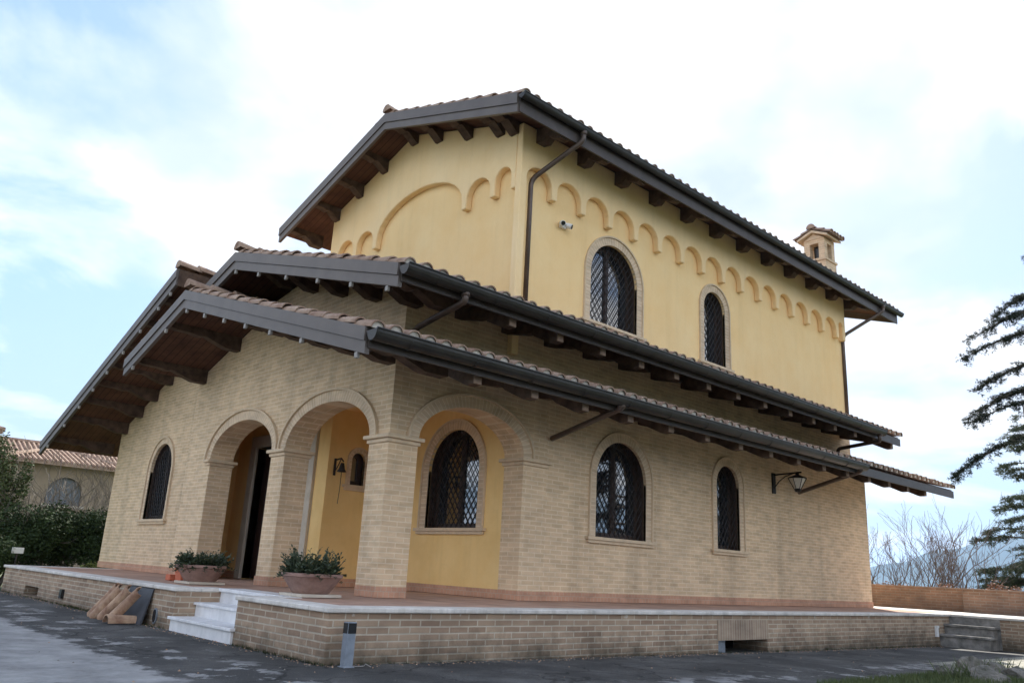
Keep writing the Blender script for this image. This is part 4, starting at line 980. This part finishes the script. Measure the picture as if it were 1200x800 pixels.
b.add([(fx-.13, q0, .0), (fx-.13, q1, .0), (fx-.012, q1, .46), (fx-.012, q0, .46), (fx-.10, q0, .0), (fx-.10, q1, .0), (fx+.0, q1-.0, .465), (fx+.0, q0, .465)],
      [(0,1,2,3), (7,6,5,4), (0,4,5,1), (1,5,6,2), (2,6,7,3), (3,7,4,0)])
tag(b.build('slate_board', 'slate'), 'dark grey rectangular board leaning on the terrace wall behind the roof tiles', 'board')

# parapet walls at the far end of the terrace
b = MB(); b.box((17.2, -1.3, -.3), (17.5, 12, 1.06)); b.box((17.17, -1.3, 1.06), (17.53, 12, 1.10)); tag(b.build('parapet_wall', 'brick_red', bevel=.006), 'low sunlit reddish brick parapet at the far end of the terrace', 'wall')
b = MB(); b.box((16.85, -9, -.3), (17.2, -1.3, 1.06)); b.box((16.82, -9, 1.06), (17.23, -1.27, 1.10)); tag(b.build('parapet_wall', 'brick_red', bevel=.006), 'darker brick parapet running right behind the terrace steps', 'wall')

# rocks by the lawn
def rock(x, y, z, sx, sy, sz, seed, label):
    bm = bmesh.new(); bmesh.ops.create_icosphere(bm, subdivisions=5, radius=1); rnd = random.Random(seed)
    ax = [(Vector((rnd.uniform(-1, 1), rnd.uniform(-1, 1), rnd.uniform(-1, 1))).normalized(), rnd.uniform(.5, .85)) for _ in range(9)]
    for v in bm.verts:
        for a, d in ax:
            k = v.co.dot(a)
            if k > d: v.co -= a*(k-d)*.9
        v.co *= 1+.16*noise.noise(v.co*2.2+Vector((seed*3, 0, 0)))+.07*noise.noise(v.co*6+Vector((seed, 5, 0)))+.03*noise.noise(v.co*17); v.co = Vector((v.co.x*sx, v.co.y*sy, v.co.z*sz))
    me = bpy.data.meshes.new('rock'); bm.to_mesh(me); bm.free(); me.materials.append(M['rock'])
    o = bpy.data.objects.new('rock', me); COL.objects.link(o); o.location = (x, y, z); o.rotation_euler = (0, 0, rnd.uniform(0, 3))
    return tag(o, label, 'rock', 'rocks edging the lawn')
rock(5.55, -4.95, -.04, .22, .18, .13, 1, 'small grey rock at the left end of the rockery by the lawn')
rock(6.15, -4.95, -.02, .20, .17, .19, 2, 'pointed grey rock standing highest in front of the sunlit slab')
rock(6.6, -5.0, -.05, .30, .2, .15, 3, 'broad low rock right of the pointed one')
rock(5.45, -5.35, -.04, .30, .24, .15, 4, 'flat pale rock frontmost in the rockery, half sunk in grass')
rock(6.35, -5.45, -.05, .28, .22, .15, 5, 'dark mossy rock at the right end of the rockery')
b = MB(); rnd = random.Random(41)
for (x0, y0) in ((6.45, -4.9), (6.9, -5.1), (5.9, -5.15), (5.2, -5.1)):
    for k in range(90):
        x, y = x0+rnd.gauss(0, .09), y0+rnd.gauss(0, .09); a = rnd.uniform(0, 6.28); h = rnd.uniform(.08, .26); l = rnd.uniform(.02, .14); w_ = rnd.uniform(.004, .008); z = -.08
        b.add([(x-w_, y-w_, z), (x+w_, y+w_, z), (x+l*.5*math.cos(a)+w_, y+l*.5*math.sin(a), z+h*.6), (x+l*math.cos(a), y+l*math.sin(a), z+h)], [(0, 1, 2), (0, 2, 3)])
tag(b.build('weeds', 'grass', recalc=False), kind='stuff')

# ================================================================ PLANTS
def leaf_cloud(b, lobes, n, size, rnd, mi=0, flat=.5):
    """many leaf-sized quads through the volume of several lobes, denser at the outside"""
    wts = [rx*ry*rz for (_, _, _, rx, ry, rz) in lobes]; tot = sum(wts)
    for k in range(n):
        t = rnd.random()*tot
        for lb, w_ in zip(lobes, wts):
            t -= w_
            if t <= 0: break
        x, y, z, rx, ry, rz = lb
        d = Vector((rnd.gauss(0, 1), rnd.gauss(0, 1), rnd.gauss(0, 1))).normalized(); q = rnd.random()**.45*(1+rnd.uniform(-.12, .14))
        p = Vector((x+d.x*rx*q, y+d.y*ry*q, z+d.z*rz*q)); s = size*rnd.uniform(.55, 1.25)
        u = Vector((rnd.gauss(0, 1), rnd.gauss(0, 1), rnd.gauss(0, .6))).normalized(); v = u.cross(Vector((rnd.gauss(0, 1), rnd.gauss(0, 1), rnd.gauss(0, 1)))).normalized()
        b.add([p-u*s, p-v*s*flat, p+u*s, p+v*s*flat], [(0, 1, 2, 3)], mi)
def branchy(b, p, d, L_, r, depth, rnd, mi=0, split=(2, 3), up_=.35, spread=.55, minr=.0035):
    """recursive bare twigs"""
    n = 4; pts = [p]; q = p; dd = d.copy()
    for k in range(n):
        dd = (dd + Vector((rnd.gauss(0, .11), rnd.gauss(0, .11), rnd.gauss(0, .06)+up_*.08))).normalized(); q = q+dd*L_/n; pts.append(q)
    b.tube(pts, r, 5 if r > .01 else 3, mi, r1=max(r*.62, minr), caps=False)
    if depth == 0: return
    for j in range(rnd.randint(*split)):
        t = rnd.uniform(.35, 1.0) if j else 1.0
        i = min(n-1, int(t*n)); base = pts[i]+(pts[i+1]-pts[i])*(t*n-i) if t < 1 else pts[-1]
        a = rnd.uniform(0, 6.283); s = rnd.uniform(.6, 1.2)*spread
        side = dd.orthogonal().normalized(); side.rotate(Matrix.Rotation(a, 3, dd))
        nd_ = (dd+side*s+Vector((0, 0, up_*.5))).normalized()
        branchy(b, base, nd_, L_*rnd.uniform(.6, .85), max(r*.6, minr), depth-1, rnd, mi, split, up_, spread, minr)

# evergreen bushes left of the house
def bush(name, label, cat, x, y, lobes, n, size, m, seed, stem_h=.6, group='bushes behind the left end of the terrace'):
    rnd = random.Random(seed); t_ = thing(name, label, cat, (x, y, -.19), group)
    b = MB()
    for k in range(5): branchy(b, Vector((x+rnd.uniform(-.2, .2), y+rnd.uniform(-.2, .2), -.2)), Vector((rnd.uniform(-.4, .4), rnd.uniform(-.4, .4), 1)).normalized(), stem_h, .035, 2, rnd)
    local(b.build('stem', 'bark', recalc=False), t_)
    b = MB(); leaf_cloud(b, [(x+a, y+c, e_, f, g_, h) for (a, c, e_, f, g_, h) in lobes], n, size, rnd)
    local(b.build('foliage', m, recalc=False), t_)
B3 = lambda w, h, seed: [(random.Random(seed+i).uniform(-w, w)*.6, random.Random(seed+i+50).uniform(-.5, .5), h*random.Random(seed+i+90).uniform(.3, .85), w*random.Random(seed+i+20).uniform(.35, .6), .6, h*random.Random(seed+i+70).uniform(.2, .35)) for i in range(8)]
bush('evergreen_bush', 'tall dark evergreen bush at the left picture edge', 'bush', -.75, 17.2, [(-.3, 0, 1.2, .5, .5, 1.0), (0, .2, 2.2, .4, .4, .8), (-.35, -.1, 2.9, .3, .35, .8), (.25, 0, 2.7, .2, .3, .6), (-.5, .1, 3.6, .2, .25, .45)], 6000, .05, 'leaf_mid', 1, 1.3)
bush('evergreen_bush', 'dense dark green bush under the neighbouring arched window', 'bush', -.2, 16.0, B3(1.2, 1.95, 2), 11000, .05, 'leaf_dark', 2)
bush('evergreen_bush', 'dark green bush close to the left corner of the house', 'bush', 1.6, 15.6, B3(1.2, 1.95, 3), 11000, .05, 'leaf_dark', 3)
bush('evergreen_bush', 'dark bush behind the end of the terrace wall', 'bush', -1.3, 15.2, B3(.8, 1.1, 4), 5000, .05, 'leaf_dark', 4, .4)
bush('evergreen_bush', 'dark bush filling the gap below the bare twigs, between two taller bushes', 'bush', .7, 16.4, B3(1.0, 1.9, 14), 9000, .05, 'leaf_dark', 14)
bush('yellow_bush', 'low yellow-green sunlit bush behind the terrace end', 'bush', .3, 14.4, [(0, 0, .12, .5, .35, .3), (.7, .2, .2, .5, .35, .4), (-.6, .1, .05, .4, .3, .25)], 3500, .04, 'leaf_yellow', 5, .3)
def bare(name, label, x, y, z0, nst, L_, seed, m, group, depth=3, r=.03, lean=.45, mr=.0045):
    rnd = random.Random(seed); b = MB()
    for k in range(nst):
        a = rnd.uniform(0, 6.283); branchy(b, Vector((x+.25*math.cos(a), y+.25*math.sin(a), z0)), Vector((math.cos(a)*lean*rnd.uniform(.3, 1.2), math.sin(a)*lean*rnd.uniform(.3, 1.2), 1)).normalized(), L_*rnd.uniform(.8, 1.2), r*rnd.uniform(.7, 1.2), depth, rnd, minr=mr)
    o = b.build(name, m, recalc=False); return tag(o, label, 'shrub', group)
bare('bare_shrub', 'tangle of pale bare twigs in front of the neighbouring house', 1.9, 17.0, -.2, 13, 1.3, 31, 'twig_pale', 'bare shrubs by the neighbouring house', 4, .022, .6, .0055)
bare('bare_shrub', 'pale leafless twigs rising from the left hedge', -.6, 16.9, -.2, 12, 1.25, 32, 'twig_pale', 'bare shrubs by the neighbouring house', 4, .02, .55, .0055)
for i, (x, y, h_, lab) in enumerate([(19.9, 3.0, 1.5, 'leafless shrub growing right beside the house corner beyond the parapet'), (21.2, 2.5, 1.25, 'leafless many-stemmed shrub second from the house corner'), (20.8, 1.3, 1.4, 'tallest leafless shrub in the middle of the gap above the parapet'), (22.2, .6, 1.3, 'leafless shrub with spreading stems right of the middle of the gap'), (21.0, -.15, .9, 'small leafless shrub nearest the conifers above the parapet')]):
    bare('bare_shrub', lab, x, y, -.3, 6, h_*1.02, 60+i, 'twig', 'leafless shrubs behind the parapet', 4, .026, .36, .0045)
b = MB(); rnd = random.Random(77)
leaf_cloud(b, [(18.6+.1*k, 3.2-k*.55, .95+.08*math.sin(k*2.3), .25, .4, .22) for k in range(9)], 2600, .035, rnd)
tag(b.build('rust_shrub', 'leaf_rust', recalc=False), 'low rust-coloured hedge just showing over the parapet', 'hedge')
b = MB(); leaf_cloud(b, [(19.0, -1.45, 1.0, .25, .25, .38), (19.2, -1.8, .95, .25, .3, .3)], 1000, .04, rnd)
tag(b.build('rust_shrub', 'leaf_rust', recalc=False), 'upright reddish shrub beside the pale conifer', 'shrub')

def needle_spray(b, pts, rnd, width, dens, nl=.05, mi=1):
    """needle tufts along a branch polyline"""
    for i in range(len(pts)-1):
        a, c = pts[i], pts[i+1]; seg = (c-a).length; d = (c-a).normalized(); m_ = max(1, int(seg*dens))
        for k in range(m_):
            p = a+(c-a)*rnd.random() + Vector((rnd.gauss(0, 1), rnd.gauss(0, 1), rnd.gauss(0, .6)))*width*.25
            for j in range(5):
                e = (d*.5+Vector((rnd.gauss(0, 1), rnd.gauss(0, 1), rnd.gauss(0, .9)))).normalized(); s = nl*rnd.uniform(.6, 1.2); w_ = e.orthogonal().normalized()*s*.12
                b.add([p-w_, p+w_, p+e*s], [(0, 1, 2)], mi)
def conifer(name, label, x, y, z0, h, tr, limbs, seed, nm, width=.12, dens=26, nl=.06, twl=.6, tw=14):
    rnd = random.Random(seed); t_ = thing(name, label, 'tree', (x, y, z0))
    b = MB(); b.tube([(x, y, z0), (x+.05, y, z0+h*.5), (x, y+.03, z0+h)], tr, 12, r1=.02); local(b.build('trunk', 'bark', smooth=True), t_)
    b = MB()
    for (z, az, L_, rise, droop) in limbs:
        p = Vector((x, y, z)); d = Vector((math.cos(az), math.sin(az), 0)); side = Vector((-d.y, d.x, 0)); n = 9
        pts = [p+d*L_*t+Vector((0, 0, rise*t-droop*t*t))+side*.06*L_*math.sin(3*t+seed+z) for t in [k/n for k in range(n+1)]]
        b.tube(pts, .035*L_/2+.008, 6, 0, r1=.006, caps=False)
        needle_spray(b, pts[3:], rnd, width, dens, nl)
        for k in range(int(L_*tw)):
            t = rnd.uniform(.25, 1.0); i = min(n-1, int(t*n)); q = pts[i]+(pts[i+1]-pts[i])*(t*n-i); sg = rnd.choice((-1, 1)); tl = twl*rnd.uniform(.5, 1.1)*(1.15-t*.7)
            dd = (d*rnd.uniform(.5, 1.0)+side*sg*rnd.uniform(.5, 1.0)+Vector((0, 0, rnd.uniform(-.35, .15)))).normalized()
            tp_ = [q, q+dd*tl*.5+Vector((0, 0, -.02)), q+dd*tl+Vector((0, 0, -.09*tl/.6))]
            b.tube(tp_, .007, 4, 0, r1=.003, caps=False); needle_spray(b, tp_, rnd, width*.8, dens*1.1, nl)
            if rnd.random() < .5:
                hp = [tp_[1], tp_[1]+Vector((rnd.uniform(-.05, .05), rnd.uniform(-.05, .05), -.16))]; needle_spray(b, hp, rnd, width*.6, dens*1.2, nl)
    local(b.build('crown', ['bark', nm], recalc=False), t_); return t_
rnd = random.Random(5)
AZ = R(118)
limbs = [(6.95, AZ-.05, 1.5, .05, .72), (6.5, AZ+.12, 2.0, .08, .80), (6.1, AZ-.08, 2.1, .12, .75), (5.5, AZ+.05, 1.95, .1, .80), (5.05, AZ-.02, 2.15, .1, .92), (4.75, AZ+.12, 2.1, .05, .65), (4.15, AZ-.03, 2.5, .1, 1.15)]
for k in range(44):
    z = 1.6+6.6*k/43; limbs.append((z, AZ+R(95)+rnd.uniform(0, R(170)), 2.5*(1-z/10.5)+.3, .2, .7))
for k in range(10): limbs.append((7.5+.08*k, rnd.uniform(0, 6.283), .85-.06*k, .2, .3))
conifer('cedar_tree', 'tall dark cedar reaching its branches in from the right picture edge', 11.95, -5.6, -.2, 8.6, .17, limbs, 5, 'needle', width=.15, dens=75, nl=.06, twl=.5, tw=17)
limbs = [(.35+k*.135, rnd.uniform(0, 6.283), 2.5*(1-k/52)*rnd.uniform(.8, 1.05), .35, .4) for k in range(46)]
fir = conifer('fir_tree', 'paler green conifer standing beyond the parapet below the cedar', 22.9, -1.6, -.3, 7.2, .14, limbs, 6, 'needle2', width=.22, dens=38, nl=.10, twl=.8, tw=11)

# the same firs stand along the garden side, mirrored in the side windows
def copy_thing(src, loc, rz, sc, label, group):
    c = src.copy(); COL.objects.link(c); c.location = loc; c.rotation_euler = (0, 0, rz); c.scale = (sc, sc, sc); c['label'] = label; c['group'] = group
    for ch in src.children:
        d = ch.copy(); COL.objects.link(d); d.parent = c; d.matrix_parent_inverse = ch.matrix_parent_inverse.copy()
    return c
for i, (x, y, rz, sc) in enumerate([(16.5, -12.5, .8, .85), (10.0, -17.5, 2.1, 1.0), (21.5, -16.5, 3.3, 1.05), (3.0, -21.5, 4.2, 1.1), (28.5, -13.0, 5.1, 1.0)]):
    copy_thing(fir, (x, y, -.25), rz, sc, 'tall fir of the garden row, outside the picture, mirrored in the side windows', 'garden firs mirrored in the side windows')

# small white lamp sign in the left garden
t_ = thing('garden_sign', 'small white sign on a post before the dark bushes at left', 'sign', (-.95, 14.3, -.19))
b = MB(); b.tube([(-.95, 14.3, -.19), (-.95, 14.3, .72)], .02, 8); local(b.build('post', 'iron'), t_)
b = MB(); b.box((-1.08, 14.27, .72), (-.82, 14.31, .86)); local(b.build('sign_plate', 'white', bevel=.005), t_)

# ================================================================ NEIGHBOURING HOUSE
nb = thing('neighbour_house', 'beige neighbouring house with hipped tile roof and arched window', 'house', (5, 36, -.2))
def np_(name, b, m, **k): return local(b.build(name, m, **k), nb)
b = MB()
b.prism([[(2.6, -.3), (7.4, -.3), (7.4, 4.75), (2.6, 4.75)], arch(4.25, 5.85, 2.85, 3.35, .8)], mapy(34.6), 0, .3)
b.box((2.6, 34.9, -.3), (2.9, 38, 4.75)); b.box((7.1, 34.9, -.3), (7.4, 38, 4.75)); b.box((-3, 38, -.3), (16, 38.3, 4.8)); b.box((-6, 35.5, -.3), (1.0, 42, 5.85))
np_('wall', b, 'neigh_wall')
b = MB(); b.prism([arch(4.27, 5.83, 2.87, 3.35, .78)], mapy(34.82), 0, .03); wn_ = np_('window', b, 'matte_pane')
b = MB(); b.box((4.1, 34.5, 2.72), (6.0, 34.62, 2.84)); under(wn_, b.build('sill', 'stone'))
def hip(b, x0, x1, y0, y1, z, rise, inset):
    """striped barrel-tile hip roof as real ribs"""
    xm = (x0+x1)/2; ap = ((x0+inset, (y0+y1)/2), (x1-inset, (y0+y1)/2))
    v = [(x0, y0, z), (x1, y0, z), (x1, y1, z), (x0, y1, z), (ap[0][0], ap[0][1], z+rise), (ap[1][0], ap[1][1], z+rise)]
    b.add(v, [(0, 1, 5, 4), (1, 2, 5), (2, 3, 4, 5), (3, 0, 4), (3, 2, 1, 0)])
    b.add([(p[0], p[1], p[2]-.12) for p in v[:4]] + v[:4], [(0, 1, 5, 4), (1, 2, 6, 5), (2, 3, 7, 6), (3, 0, 4, 7), (3, 2, 1, 0)])
    n = int((x1-x0)/.24)
    for k in range(n):
        x = x0+.15+k*(x1-x0-.15)/n
        t = min(1, (x-x0)/max(inset, .01), (x1-x)/max(inset, .01)); yt = y0+(ap[0][1]-y0)*t; zt = z+rise*t
        if t > .08: b.tube([(x, y0-.05, z+.03), (x, yt, zt+.03)], .07, 6)
    for e_ in ((v[0], v[4]), (v[1], v[5]), (v[4], v[5])): b.tube([(q[0], q[1], q[2]+.06) for q in e_], .12, 6)
b = MB(); hip(b, 2.1, 7.9, 34.0, 40.5, 4.75, .95, 2.85); rf2 = np_('roof', b, 'tile'); rf2['label'] = 'hipped tile roof of the front bay'
b = MB(); hip(b, -4, 17, 37.5, 43.5, 4.95, 1.25, 2.8); np_('roof', b, 'tile')
b = MB(); hip(b, -6.6, 2.0, 34.8, 43, 6.0, 1.3, 3.5); np_('roof', b, 'tile')
